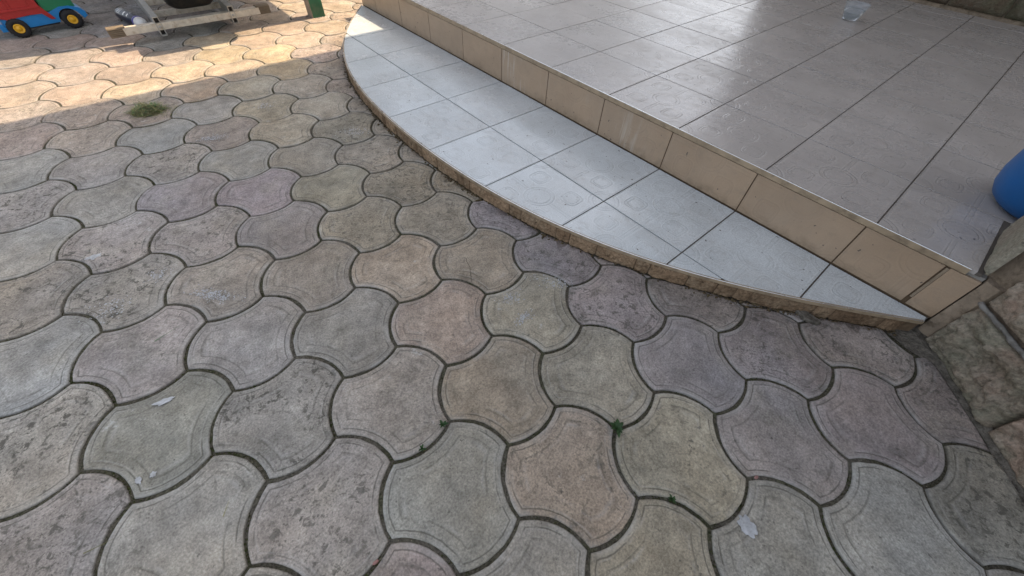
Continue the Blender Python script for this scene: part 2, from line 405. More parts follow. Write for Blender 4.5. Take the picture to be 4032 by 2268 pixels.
def circ_meet(c0, r0, c1, r1, near):
    d = (c1-c0).length; a = (r0*r0-r1*r1+d*d)/(2*d); h = sqrt(max(0, r0*r0-a*a)); e = (c1-c0)/d; m = c0+e*a
    return min((m+Vector((-e.y, e.x))*h, m-Vector((-e.y, e.x))*h), key=lambda q: (q-near).length)
def slab_ring(d, n=8):
    """outline of the slab drawn in by d: six arcs about the same centres"""
    rad = [ARC_R-o*d for c, o in ARCS]
    cor = [circ_meet(ARCS[k-1][0], rad[k-1], ARCS[k][0], rad[k], HEX[k]) for k in range(6)]
    pts = []
    for k in range(6):
        c, o = ARCS[k]; p, q = cor[k]-c, cor[(k+1) % 6]-c
        a0, a1 = atan2(p.y, p.x), atan2(q.y, q.x)
        da = (a1-a0+pi) % (2*pi)-pi
        pts += [c + Vector((cos(a0+da*t/n), sin(a0+da*t/n)))*rad[k] for t in range(n)]
    return pts
OUT = slab_ring(0.0)
RINGS = [(0.0035, -0.03), (0.0035, -0.0026), (0.0047, -0.0008), (0.0075, 0.0), (0.0165, 0.0), (0.027, 0.0002), (0.0375, 0.0003), (0.055, 0.0005)]
def slab_bm(seed, rot):
    rr = random.Random(seed)
    bm = bmesh.new(); uvl = bm.loops.layers.uv.new('inset')
    ins = {}
    rings = []
    for k, (d, z) in enumerate(RINGS):
        ps = slab_ring(d) if d < 0.05 else [p*0.55 for p in slab_ring(0.0375)]
        ring = []
        for i, p in enumerate(ps):
            q = p.copy()
            if k < 4:
                nz = noise.noise(Vector((p.x*45+seed*7.3, p.y*45, seed*1.7)))
                nz2 = noise.noise(Vector((p.x*14+seed*3.1, p.y*14, seed*5.7)))
                q -= q.normalized()*(0.0024*max(0, nz) + 0.0034*max(0, nz2-0.1))*(1 if k < 3 else 0.6)
            zz = z - (0.0016*max(0, noise.noise(Vector((p.x*30, p.y*30, seed*9.1)))-0.25) if k in (1, 2, 3) else 0)
            v = bm.verts.new((q.x, q.y, zz)); ins[v] = d; ring.append(v)
        rings.append(ring)
    c = bm.verts.new((0, 0, 0.0006)); ins[c] = 0.13
    n = len(OUT)
    for a, b in zip(rings, rings[1:]):
        for i in range(n): bm.faces.new((a[i], a[(i+1) % n], b[(i+1) % n], b[i]))
    for i in range(n): bm.faces.new((rings[-1][i], rings[-1][(i+1) % n], c))
    for f in bm.faces:
        for lp in f.loops: lp[uvl].uv = (ins[lp.vert]*10, 0)
    bmesh.ops.rotate(bm, cent=(0, 0, 0), matrix=Matrix.Rotation(ROT, 3, 'Z'), verts=bm.verts)
    return bm
def finish_mesh(bm, name='paving_slab'):
    me = bpy.data.meshes.new(name); bm.normal_update(); bm.to_mesh(me); bm.free(); me.materials.append(MAT['slab'])
    me.polygons.foreach_set('use_smooth', [True]*len(me.polygons))
    return me
VARIANTS = [finish_mesh(slab_bm(s, 0)) for s in range(5)]

def px(p):                                  # position in the photograph, for picking the tint of a slab
    q = p - Vector((0, 0, CH)); d = q.dot(FWD)
    if d < 0.03: return None
    return (2016 + FPX*q.dot(RIGHT)/d)/1.5652, (1134 - FPX*q.dot(UP)/d)/1.5652
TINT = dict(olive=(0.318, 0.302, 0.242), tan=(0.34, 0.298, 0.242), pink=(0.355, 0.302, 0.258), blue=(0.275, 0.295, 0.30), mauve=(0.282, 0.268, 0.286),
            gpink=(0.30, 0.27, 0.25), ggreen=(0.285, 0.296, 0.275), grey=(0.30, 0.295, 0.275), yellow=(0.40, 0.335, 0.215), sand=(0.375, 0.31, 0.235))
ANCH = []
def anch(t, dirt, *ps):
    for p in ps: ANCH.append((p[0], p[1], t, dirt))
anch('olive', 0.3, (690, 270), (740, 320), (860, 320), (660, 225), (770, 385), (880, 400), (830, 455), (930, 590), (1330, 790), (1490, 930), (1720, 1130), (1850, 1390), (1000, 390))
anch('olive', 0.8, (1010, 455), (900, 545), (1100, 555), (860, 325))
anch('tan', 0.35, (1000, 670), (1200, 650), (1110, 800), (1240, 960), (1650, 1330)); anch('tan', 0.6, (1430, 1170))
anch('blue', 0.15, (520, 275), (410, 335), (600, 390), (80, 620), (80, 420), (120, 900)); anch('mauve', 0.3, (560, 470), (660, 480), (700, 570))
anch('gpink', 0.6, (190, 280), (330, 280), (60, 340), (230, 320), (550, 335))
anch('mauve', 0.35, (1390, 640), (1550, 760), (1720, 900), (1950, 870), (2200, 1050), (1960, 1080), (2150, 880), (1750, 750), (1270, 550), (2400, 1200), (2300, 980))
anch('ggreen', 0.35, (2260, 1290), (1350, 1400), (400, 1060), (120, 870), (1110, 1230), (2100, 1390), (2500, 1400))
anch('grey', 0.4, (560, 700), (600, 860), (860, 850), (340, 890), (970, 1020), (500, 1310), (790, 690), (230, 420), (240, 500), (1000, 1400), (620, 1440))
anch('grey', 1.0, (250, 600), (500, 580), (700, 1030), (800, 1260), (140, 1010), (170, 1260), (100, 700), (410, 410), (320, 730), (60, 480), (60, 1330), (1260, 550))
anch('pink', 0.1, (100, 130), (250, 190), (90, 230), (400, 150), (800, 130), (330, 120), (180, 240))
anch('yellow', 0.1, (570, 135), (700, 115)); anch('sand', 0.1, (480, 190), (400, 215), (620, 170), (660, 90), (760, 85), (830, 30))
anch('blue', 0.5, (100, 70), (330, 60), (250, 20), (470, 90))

def tint(c):
    p = px(c); rr = random.random
    if p is None: t, dirt = 'grey', 0.4
    else:
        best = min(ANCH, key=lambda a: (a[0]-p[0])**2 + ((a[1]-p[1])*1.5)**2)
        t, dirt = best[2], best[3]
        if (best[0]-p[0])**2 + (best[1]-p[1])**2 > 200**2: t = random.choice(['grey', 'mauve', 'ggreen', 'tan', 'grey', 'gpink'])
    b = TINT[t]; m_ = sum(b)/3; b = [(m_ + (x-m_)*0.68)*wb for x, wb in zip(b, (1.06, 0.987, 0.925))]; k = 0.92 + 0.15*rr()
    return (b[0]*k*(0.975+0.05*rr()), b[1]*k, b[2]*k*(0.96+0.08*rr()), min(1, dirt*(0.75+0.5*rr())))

WALL_A = Vector((2.955, 0.0)); WALL_D = Vector((0.670, -0.743)); WALL_N = Vector((-0.743, -0.670))
def cuts_for(c):
    """half planes (point, outward normal in world) a slab at c is cut by, or None when nothing is left"""
    d = c - O; u, v = d.dot(U), d.dot(V)
    cuts = []; r = RH*1.12
    if U0-0.3 < u < U1+0.25:
        uu = min(max(u, U0), U1)
        # nearest arc point
        best = None
        for k in range(-16, 17):
            a = min(max(uu + k*0.02, U0), U1); q = Vector((a, arc(a))); dd = (q-Vector((u, v))).length
            if best is None or dd < best[0]: best = (dd, a, q)
        dd, a, q = best
        if 0.0 < a-U0 < 1e-6 or a >= U1-1e-6: pass
        e = 0.01; tg = Vector((2*e, arc(a+e)-arc(a-e))).normalized(); nrm = Vector((tg.y, -tg.x))   # away from the house
        sd = (Vector((u, v))-q).dot(nrm)
        inside = v > arc(uu) and U0 <= u <= U1
        if inside and dd > r: return None
        if dd < r and not (u > U1 and v < -0.05): cuts.append((W(q.x, q.y) + (U*nrm.x + V*nrm.y)*0.007, U*nrm.x + V*nrm.y))
    # porch side and everything behind the riser
    if v > -0.02 and u > U0-0.02 + r: return None
    if v > -r and abs(u-U0) < r and not cuts: cuts.append((W(U0-0.006, 0), -U))
    if v > r and abs(u-U0) < r: cuts = [(W(U0-0.006, 0), -U)]
    # pillar front
    s = (Vector((u, v))-WALL_A).dot(WALL_D); nd = (Vector((u, v))-WALL_A).dot(WALL_N)
    if s > -0.25:
        if nd < -r: return None
        if nd < r: cuts.append((W(WALL_A.x, WALL_A.y) + (U*WALL_N.x + V*WALL_N.y)*0.010, U*WALL_N.x + V*WALL_N.y))
    return cuts

rest = bmesh.new(); rest_uv = rest.loops.layers.uv.new('inset'); n_slabs = 0
cells = []
for i in range(-40, 30):
    for j in range(-30, 40):
        c = cell_centre(i, j)
        if not (-7.5 < c.x < 4.6 and -1.6 < c.y < 7.5): continue
        p = px(c)
        vis = p is not None and -150 < p[0] < 2576+150 and -60 < p[1] < 1449+170
        cells.append((c.length, i, j, c, vis))
cells.sort(key=lambda t: t[0])
for dist, i, j, c, vis in cells:
    cuts = cuts_for(c)
    if cuts is None: continue
    if vis and n_slabs < 296:
        if cuts:
            bm = slab_bm(random.randrange(1000), 0)
            bmesh.ops.translate(bm, vec=c, verts=bm.verts)
            for co, no in cuts:
                bmesh.ops.bisect_plane(bm, geom=bm.verts[:]+bm.edges[:]+bm.faces[:], plane_co=co, plane_no=-no, clear_outer=True, clear_inner=False)
                es = [e for e in bm.edges if e.is_boundary and all(abs((v.co-co).dot(no)) < 1e-4 for v in e.verts)]
                uvl = bm.loops.layers.uv['inset']
                if es:
                    r = bmesh.ops.extrude_edge_only(bm, edges=es)
                    nv = [v for v in r['geom'] if isinstance(v, bmesh.types.BMVert)]
                    for v in nv: v.co.z = -0.03
            bmesh.ops.translate(bm, vec=-c, verts=bm.verts)
            if len(bm.faces) < 6 or max((v.co.x for v in bm.verts), default=0)-min((v.co.x for v in bm.verts), default=0) < 0.02: bm.free(); continue
            me = finish_mesh(bm)
            o = link('paving_slab', me, patio); rz = 0
        else:
            o = link('paving_slab', random.choice(VARIANTS), patio); rz = random.randrange(3)*2*pi/3
        n_slabs += 1
        near = bool(cuts)
        o.location = c + Vector((0, 0, random.uniform(-0.0012, 0.0016) - (0.0008 if near else 0)))
        o.rotation_euler = (max(-.009, min(.009, random.gauss(0, 0.0045))), max(-.009, min(.009, random.gauss(0, 0.0045))), rz + random.gauss(0, 0.006)*(0 if near else 1))
        o.color = tint(c)
        if near: o.color = (o.color[0]*0.94, o.color[1]*0.93, o.color[2]*0.92, 0.85)
    else:
        bm2 = bmesh.new(); bm2.from_mesh(VARIANTS[0]); bmesh.ops.translate(bm2, vec=c, verts=bm2.verts)
        tmp = bpy.data.meshes.new('tmp')
        for co, no in cuts:
            bmesh.ops.bisect_plane(bm2, geom=bm2.verts[:]+bm2.edges[:]+bm2.faces[:], plane_co=co, plane_no=-no, clear_outer=True)
        bm2.to_mesh(tmp); bm2.free(); rest.from_mesh(tmp); bpy.data.meshes.remove(tmp)
o = mesh_obj('outlying_paving', rest, MAT['slab'], patio, True); o.color = (0.32, 0.295, 0.255, 0.4); tag(o, kind='stuff')
print('slabs', n_slabs)

bm = bmesh.new(); rm = random.Random(77)
MAT['moss'] = simple('joint_moss', (0.05, 0.062, 0.022), 1.0, 0.5, 60, 0.002, 200, spec=0.1, dirt=(0.10, 0.075, 0.045))
tet = [(1, 0, -0.4), (-0.6, 0.8, -0.4), (-0.6, -0.8, -0.4), (0, 0, 0.8)]
for dist, i, j, c, vis in cells:
    if dist > 2.6 or not vis or cuts_for(c) != []: continue
    for k in range(3):
        a, b = HEX[k], HEX[(k+1) % 6]; cc, oo = ARCS[k]; p_, q_ = a-cc, b-cc
        a0, a1 = atan2(p_.y, p_.x), atan2(q_.y, q_.x); da = (a1-a0+pi) % (2*pi)-pi
        dens = noise.noise(Vector((c.x*2.3, c.y*2.3, k*3.1)))
        for m in range(int(30 + 90*max(0, dens))):
            t = rm.random(); an = a0+da*t; rr_ = ARC_R + rm.gauss(0, 0.0026)
            q = Matrix.Rotation(ROT, 2) @ (cc + Vector((cos(an), sin(an)))*rr_); sz = rm.uniform(0.0012, 0.0036)
            th = rm.uniform(0, 6.28); ca, sa = cos(th), sin(th)
            vs = [bm.verts.new((c.x+q.x+sz*(x*ca-y*sa)*rm.uniform(.7, 1.5), c.y+q.y+sz*(x*sa+y*ca), -0.0046+sz*z)) for x, y, z in tet]
            for f in ((0, 1, 3), (1, 2, 3), (2, 0, 3)): bm.faces.new([vs[x] for x in f])
b2 = bmesh.new()
for dist, i, j, c, vis in cells:
    if dist > 5.5 or not vis or cuts_for(c) != []: continue
    for k in range(3):
        a, b = HEX[k], HEX[(k+1) % 6]; cc, oo = ARCS[k]; p_, q_ = a-cc, b-cc
        a0, a1 = atan2(p_.y, p_.x), atan2(q_.y, q_.x); da = (a1-a0+pi) % (2*pi)-pi; prev = None
        for m in range(15):
            an = a0+da*m/14; row = []
            for n_ in (-0.0058, 0.0, 0.0058):
                q = Matrix.Rotation(ROT, 2) @ (cc + Vector((cos(an), sin(an)))*(ARC_R+n_)); X, Y = c.x+q.x, c.y+q.y
                hz = -0.0036 + 0.0046*noise.noise(Vector((X*9, Y*9, 3))) + 0.0022*noise.noise(Vector((X*45, Y*45, 8)))
                row.append(b2.verts.new((X, Y, min(-0.0004, hz - (0.0012 if n_ else 0)))))
            if prev:
                for n_ in (0, 1): b2.faces.new((prev[n_], prev[n_+1], row[n_+1], row[n_]))
            prev = row
bmesh.ops.recalc_face_normals(b2, faces=b2.faces)
tag(mesh_obj('joint_soil', b2, MAT['soil'], patio, True), kind='stuff')
tag(mesh_obj('joint_moss', bm, MAT['moss'], patio), kind='stuff')

# ------------------------------------------------------------------ curved step
step = thing('curved_step', 'low rounded step of pale embossed tiles with a stone-faced edge', 'step', LOC)
JT = 0.0023
def sample(u0, u1, f, n): return [(u0+(u1-u0)*k/n, f(u0+(u1-u0)*k/n)) for k in range(n+1)]
UE = 2.936
def arc_in(u, d=0.0045):
    e = 0.004; t = Vector((2*e, arc(u+e)-arc(u-e))).normalized()
    return arc(u) + d/max(0.3, t.x)
bm = bmesh.new()
pts = sample(U0+0.004, UE, lambda u: min(-0.004, arc_in(u, 0.011)), 60)
prism(bm, pts + [(UE, -0.0005), (U0+0.004, -0.0005)], 0.0, H1-0.0035)
mesh_obj('core', bm, MAT['grout'], step)
def region(u0, u1, v0, v1, n=14):
    """ccw outline of the part of a tile cell that lies on the step"""
    us = [u0+(u1-u0)*k/n for k in range(n+1)]
    low = [(u, max(v0, arc_in(u))) for u in us]
    keep = [(u, v) for u, v in low if v < v1-0.004]
    if len(keep) < 2: return None
    a, b = keep[0][0], keep[-1][0]
    return keep + [(b, v1), (a, v1)]
def tile_bm(pts, z0, zf, uvf, ch=0.0008):
    bm = bmesh.new(); uvl = bm.loops.layers.uv.new('tile')
    prism(bm, pts, z0, zf, ch, uvl, uvf)
    return bm
for k in range(-2, 9):
    for r0, r1 in ((-1.02, -0.012), (-2.03, -1.02)):
        u0, u1 = max(k*T+JT, U0+0.004), min((k+1)*T-JT, UE)
        pts = region(u0, u1, r0*T+JT, r1*T-(JT if r1 < -0.5 else 0))
        if not pts: continue
        dz = random.uniform(-0.0005, 0.0005)
        o = mesh_obj('step_tile', tile_bm(pts, H1-0.008, lambda p: H1+dz, lambda c: (c.x/T, c.y/T+1.02)), MAT['step_tile'], step)
# edge trim: rounded nosing swept along the arc
def sweep(bm, path, prof):
    """path: (u, v) list; prof: (outward, z) list"""
    rows = []
    for k, p in enumerate(path):
        a, b = Vector(path[max(0, k-1)]), Vector(path[min(len(path)-1, k+1)])
        t = (b-a).normalized(); nrm = Vector((t.y, -t.x))
        rows.append([bm.verts.new((p[0]+nrm.x*o, p[1]+nrm.y*o, z)) for o, z in prof])
    for A, B in zip(rows, rows[1:]):
        for i in range(len(prof)-1): bm.faces.new((A[i], A[i+1], B[i+1], B[i]))
    return rows
path = [(U0+0.002+(UE-U0-0.002)*k/150, arc(U0+0.002+(UE-U0-0.002)*k/150)) for k in range(151)]
nose = [(-0.004, H1-0.006), (-0.004, H1+0.0006), (-0.0015, H1+0.0011)] + [(0.0028*sin(t*pi/8), H1+0.0011-0.0028*(1-cos(t*pi/8))) for t in range(1, 5)] + [(0.0028, H1-0.0115), (-0.004, H1-0.0115)]
bm = bmesh.new(); sweep(bm, path, nose)
mesh_obj('edge_trim', bm, MAT['trim'], step, False)
bm = bmesh.new(); sweep(bm, path, [(-0.0003, H1+0.0006), (-0.0003, H1+0.0015), (0.0008, H1+0.0016), (0.0022, H1+0.0008), (0.0020, H1-0.0002)])
mesh_obj('highlight_strip', bm, MAT['highlight'], step, True)  # added strip imitating the white highlight along the step edge
bm = bmesh.new(); sweep(bm, path, [(-0.004, H1-0.011), (-0.002, H1-0.012), (-0.002, 0.0)])
mesh_obj('mortar_backing', bm, MAT['facing_mortar'], step)
# facing stones
cum = [0.0]
for a, b in zip(path, path[1:]): cum.append(cum[-1]+hypot(b[0]-a[0], b[1]-a[1]))
def at_len(s):
    import bisect
    k = min(max(1, bisect.bisect(cum, s)), len(path)-1); f = (s-cum[k-1])/(cum[k]-cum[k-1])
    a, b = path[k-1], path[k]
    t = Vector((b[0]-a[0], b[1]-a[1])).normalized()
    return Vector((a[0]+(b[0]-a[0])*f, a[1]+(b[1]-a[1])*f)), Vector((t.y, -t.x))
s = 0.02; kk = 0
WID = [0.125, 0.045, 0.05, 0.16, 0.05, 0.13, 0.045, 0.09, 0.15, 0.04, 0.11]
while s < cum[-1]-0.05:
    wdt = WID[kk % len(WID)]*random.uniform(0.7, 1.3); e = min(s+wdt, cum[-1]-0.012)
    bm = bmesh.new(); nx = max(4, int((e-s)/0.006)); nz = 6
    top = H1-0.0135+random.uniform(-0.001, 0.0005); th = random.uniform(0.0005, 0.003); sd = random.uniform(0, 99)
    grid = []
    style = random.random()
    for a in range(nx+1):
        row = []
        q, nn = at_len(s+0.0015+(e-s-0.0030)*a/nx)
        for b in range(nz+1):
            z = -0.002 + (top+0.002)*b/nz
            ed = min(a, nx-a, nz-b, 2)/2.0
            x = (s+(e-s)*a/nx)
            d = th + (0.0075*abs(noise.noise(Vector((x*(90 if style < .3 else 45), z*(170 if style > .6 else 80), sd)))) + 0.003*noise.noise(Vector((x*25, z*25, sd+5))))*min(1, ed+0.2)
            d -= 0.003*(1-min(1, ed+0.15))
            row.append(bm.verts.new((q.x+nn.x*d, q.y+nn.y*d, z)))
        grid.append(row)
    back = []
    for a in range(nx):
        for b in range(nz): bm.faces.new((grid[a][b], grid[a+1][b], grid[a+1][b+1], grid[a][b+1]))
    qs, ns = at_len(s+0.0014); qe, ne = at_len(e-0.0014)
    def skirt(vs):
        nv = []
        for v, (q, nn) in vs: nv.append(bm.verts.new((q.x-nn.x*0.0035, q.y-nn.y*0.0035, v.co.z)))
        for i in range(len(vs)-1): bm.faces.new((vs[i][0], nv[i], nv[i+1], vs[i+1][0]))
    skirt([(v, (qs, ns)) for v in grid[0]]); skirt([(v, (qe, ne)) for v in grid[-1][::-1]])
    skirt([(grid[a][nz], at_len(s+0.0014+(e-s-0.0028)*a/nx)) for a in range(nx+1)])
    mesh_obj('facing_stone', bm, MAT['facing_stone'], step)
    s = e; kk += 1
# debris caught along the foot of the step
bm = bmesh.new()
for k in range(1700):
    s = random.uniform(0.05, cum[-1]-0.02)
    if noise.noise(Vector((s*2.3, 4.2, 0))) < -0.12 and random.random() < 0.8: continue
    q, nn = at_len(s); d = abs(random.gauss(0.003, 0.009)) + 0.003; r = random.uniform(0.0012, 0.0048)
    m = Matrix.Translation((q.x+nn.x*d, q.y+nn.y*d, random.uniform(-0.004, 0.001))) @ Matrix.Rotation(random.uniform(0, 6), 4, 'Z') @ Matrix.Diagonal((random.uniform(.7, 2.2), 1, 0.6, 1))
    bmesh.ops.create_icosphere(bm, subdivisions=1, radius=r, matrix=m)
MAT['litter'] = simple('dry_litter', (0.10, 0.075, 0.045), 1.0, 0.55, 70, 0.001, 200, spec=0.1, dirt=(0.045, 0.05, 0.02))
o = mesh_obj('soil_litter', bm, MAT['litter'], step, True); tag(o, kind='stuff')

# ------------------------------------------------------------------ porch
porch = thing('tiled_porch', 'raised porch floor of glossy grey embossed tiles with brown tiled riser', 'porch', LOC)
bm = bmesh.new()
box(bm, U0+0.003, U1-0.002, 0.0095, 0.33, 0.0, HP-0.012); box(bm, U0+0.003, 4.4, 0.3305, 3.0, 0.0, HP-0.012)
mesh_obj('core', bm, MAT['concrete'], porch)
bm = bmesh.new()
prism(bm, [(U0+0.005, 0.002), (2.93, 0.002), (2.93, 0.25), (4.4, 0.25), (4.4, 2.99), (U0+0.005, 2.99)], HP-0.011, lambda p: zp(p[1])-0.0022)
mesh_obj('grout', bm, MAT['grout'], porch)
IO = 0.042
for k in range(-2, 13):
    for r in range(0, 9):
        u0, u1 = max((k+IO)*T+JT*0.9, U0+0.003), (k+1+IO)*T-JT*0.9
        v0, v1 = (r-0.017)*T+JT*0.9 if r else 0.0015, min((r+1-0.017)*T-JT*0.9, 2.985)
        lim = 2.918 if r == 0 else 4.38
        spans = [(u0, min(u1, lim), v0, v1)]
        if r == 0 and u1 > 2.93: spans.append((max(u0, 2.935), u1, 0.252, v1))
        for a, b, c, d in spans:
            if b-a < 0.01 or d-c < 0.01: continue
            dz = random.uniform(-0.0005, 0.0005)
            mesh_obj('floor_tile', tile_bm([(a, c), (b, c), (b, d), (a, d)], HP-0.011, lambda p: zp(p[1])+dz, lambda q: (q.x/T-IO, q.y/T+0.017)), MAT['floor_tile'], porch)
# riser
edges = [-1.641] + list(range(-1, 9)) + [8.60, 8.835]
for n, (a, b) in enumerate(zip(edges, edges[1:])):
    bm = bmesh.new(); uvl = bm.loops.layers.uv.new('tile')
    x0, x1 = a*T+0.002, b*T-0.002
    if n == len(edges)-2: x0 += 0.008
    z0, z1 = H1+0.0045, HR
    out = 0.0004*random.uniform(-1, 1)
    vs = box(bm, x0, x1, out, 0.009, z0, z1, bev=0.0007)
    for f in bm.faces:
        for lp in f.loops: lp[uvl].uv = (lp.vert.co.x/T, (lp.vert.co.z-z0)/T+0.1)
    mesh_obj('riser_tile', bm, MAT['riser_tile_stained' if n in (6, 7, 5) else 'riser_tile'], porch)
bm = bmesh.new(); box(bm, U0+0.003, U1-0.003, 0.0022, 0.0093, H1-0.004, HP-0.0225)
mesh_obj('riser_grout', bm, MAT['riser_grout'], porch)
bm = bmesh.new(); box(bm, 8.607*T, 8.628*T, -0.001, 0.004, H1+0.03, HR-0.003, bev=0.0012)
mesh_obj('mortar_strip', bm, MAT['sand_mortar'], porch)
prof = [(-0.0015, HP-0.004), (-0.0015, HP+0.0008), (0.001, HP+0.0012)] + [(0.001+0.0032*sin(t*pi/8), HP+0.0012-0.0032*(1-cos(t*pi/8))) for t in range(1, 5)] + [(0.0042, HP-0.0165), (0.002, HP-0.0195), (-0.004, HP-0.0195)]
bm = bmesh.new(); sweep(bm, [(U0+0.001, 0.0), (0.6, 0), (1.2, 0), (1.8, 0), (2.4, 0), (2.905, 0.0)], prof)
mesh_obj('edge_trim', bm, MAT['trim'], porch)

bm = bmesh.new(); sweep(bm, [(U0+0.001, 0.0), (0.6, 0), (1.2, 0), (1.8, 0), (2.4, 0), (2.905, 0.0)], [(0.0012, HP+0.0008), (0.0012, HP+0.0017), (0.0024, HP+0.0016), (0.0037, HP+0.0006), (0.0034, HP-0.0003)])
mesh_obj('highlight_strip', bm, MAT['highlight'], porch, True)  # same added highlight strip along the porch edge

# ------------------------------------------------------------------ relief stones
def stone(name, mat, parent, org, ex, en, L, H, depth=0.02, res=0.009, sd=0, relief=0.006, rect=0.0, ez=Vector((0, 0, 1)), thick=None):
    """a stone of length L and height H whose face starts at org, runs along ex and up ez, en is outward"""
    bm = bmesh.new(); nx, nz = max(3, int(L/res)), max(3, int(H/res)); g = []
    for a in range(nx+1):
        row = []
        for b in range(nz+1):
            x, z = L*a/nx, H*b/nz
            e = min(x, L-x, z, H-z); k = min(1.0, e/0.012)
            nd = relief*(noise.fractal(Vector((x*14, z*14, sd)), 0.7, 2.0, 5) + 0.5*abs(noise.noise(Vector((x*38, z*38, sd)))) - 0.9*max(0, noise.noise(Vector((x*9, z*22, sd+7)))-0.15) - 0.8*max(0, 0.12-abs(noise.noise(Vector((x*11+2, z*11, sd+17)))))*4)
            if rect:
                rx, rz = abs(x-L*0.5)/(L*0.5), abs(z-H*0.5)/(H*0.5)
                m = max(rx, rz) + 0.10*noise.noise(Vector((x*30, z*30, sd+3)))
                nd += rect*(1.0 if 0.42 < m < 0.72 else (-0.3 if m < 0.2 else 0.25))
            d = -depth*0.55*(1-sqrt(max(0, 1-(1-k)**2))) + nd*k
            jx = 0.003*noise.noise(Vector((x*25, z*25, sd+11)))*(1 if 0 < a < nx else 0)
            row.append(bm.verts.new(org + ex*(x+jx) + ez*z + en*d))
        g.append(row)
    for a in range(nx):
        for b in range(nz): bm.faces.new((g[a][b], g[a+1][b], g[a+1][b+1], g[a][b+1]))
    rim = [g[a][0] for a in range(nx+1)] + [g[nx][b] for b in range(1, nz+1)] + [g[a][nz] for a in range(nx-1, -1, -1)] + [g[0][b] for b in range(nz-1, 0, -1)]
    nv = []
    for v in rim:
        d = (v.co-org).dot(en); nv.append(bm.verts.new(v.co + en*(-(thick or depth)-d)))
    n = len(rim)
    for i in range(n): bm.faces.new((rim[(i+1) % n], rim[i], nv[i], nv[(i+1) % n]))
    return mesh_obj(name, bm, mat, parent, True)

# pillar at the right-hand corner of the porch
pil = thing('stone_pillar', 'brown relief-stone pillar at the corner of porch and paving', 'pillar', LOC)
wx = Vector((WALL_D.x, WALL_D.y, 0)); wn = Vector((WALL_N.x, WALL_N.y, 0)); wa = Vector((WALL_A.x, WALL_A.y, 0))
bm = bmesh.new()
def wp(s, d=0.0): q = wa + wx*s + wn*d; return (q.x, q.y)
prism(bm, [(2.9365, 0.245), (2.9365, 0.035), wp(0.012, -0.022), wp(0.95, -0.022), (4.4, -0.66), (4.4, 0.245)], 0.0, 3.62)
mesh_obj('core', bm, MAT['brown_mortar'], pil)
bm = bmesh.new()
g0 = Vector((2.947, 0.0, 0)); 
prism(bm, [(2.9465, -0.001), wp(0.024, -0.006), wp(0.03, -0.022), (2.9465, 0.03)], 0.0, 0.222)
mesh_obj('mortar_strip', bm, MAT['brown_mortar'], pil, False)
random.seed(5)
rows = [(0.004, 0.166, [(0.028, 0.292), (0.299, 0.60), (0.606, 0.93)], 0.017), (0.184, 0.165, [(0.030, 0.235), (0.243, 0.56), (0.567, 0.93)], 0.004), (0.356, 0.15, [(0.012, 0.33), (0.337, 0.62), (0.627, 0.93)], 0.004), (0.513, 0.15, [(0.012, 0.22), (0.227, 0.55), (0.557, 0.93)], 0.004)]
for zi, (z0, hh, cells_, rc) in enumerate(rows):
    for ci, (a, b) in enumerate(cells_):
        stone('stone', MAT['wall_stone'], pil, wa + wx*a + Vector((0, 0, z0)), wx, wn, b-a, hh, 0.02, 0.0055 if zi < 2 and ci < 2 else 0.02, zi*13.7+ci*5.1, 0.017, rc if ci == 0 else rc*0.4)
# pale mortar bead in the bed joint
bm = bmesh.new(); sm = []
for k in range(61):
    s_ = 0.028+0.9*k/60; q = wa + wx*s_ + wn*(0.002+0.0025*noise.noise(Vector((s_*40, 2, 0))))
    sm.append((q.x, q.y, 0.177+0.004*noise.noise(Vector((s_*30, 7, 1)))))
tube(bm, sm, [0.0058+0.003*noise.noise(Vector((k*0.7, 0, 3))) for k in range(61)], 7)
mesh_obj('joint_mortar', bm, MAT['mortar'], pil, True)
bm = bmesh.new(); rows_ = []
for a in range(0, 81):
    s_ = -0.02 + 0.95*a/80; row = []
    for b in range(9):
        t = b/8; wdt_ = 0.020 + 0.10*max(0, 1-s_/0.13) + 0.014*noise.noise(Vector((s_*14, 3, 2)))
        q = wa + wx*s_ + wn*(-0.012 + wdt_*t)
        row.append(bm.verts.new((q.x, q.y, 0.014*(1-t)**1.3 - 0.005*t + 0.006*noise.fractal(Vector((s_*40, t*4, 1)), 0.8, 2, 4)*(1-0.5*t))))
    rows_.append(row)
for A_, B_ in zip(rows_, rows_[1:]):
    for b in range(8): bm.faces.new((A_[b], A_[b+1], B_[b+1], B_[b]))
bmesh.ops.recalc_face_normals(bm, faces=bm.faces)
tag(mesh_obj('dirt_fill', bm, MAT['dirt'], pil, True), kind='stuff')
# left face towards the porch: one big pale slab, its raw edge showing at the corner
for z0, hh in ((HP+0.004, 0.30), (HP+0.309, 0.28)):
    stone('stone', MAT['wall_stone_pale'], pil, Vector((2.9195, 0.243, z0)), Vector((0, -1, 0)), Vector((-1, 0, 0)), 0.246, hh, 0.0165, 0.008, z0*31, 0.003, 0.0)

# back wall of the porch
bw = thing('back_wall', 'dark stone-clad house wall at the back of the porch', 'wall', LOC)
bm = bmesh.new(); box(bm, 0.98, 4.4, 2.825, 3.0, 0.228, 3.62)
mesh_obj('wall_body', bm, MAT['brown_mortar'], bw)
z = HP+0.032
for r in range(6):
    hh = random.uniform(0.085, 0.14); u = 0.985 + random.uniform(0, 0.1)
    while u < 4.2:
        L = random.uniform(0.16, 0.36)
        stone('stone', random.choice([MAT['back_stone'], MAT['back_stone'], MAT['wall_stone']]), bw, Vector((u, 2.803, z)), Vector((1, 0, 0)), Vector((0, -1, 0)), L, hh, 0.024, 0.022, r*7.7+u*3, 0.006)
        u += L+0.008
    z += hh+0.008

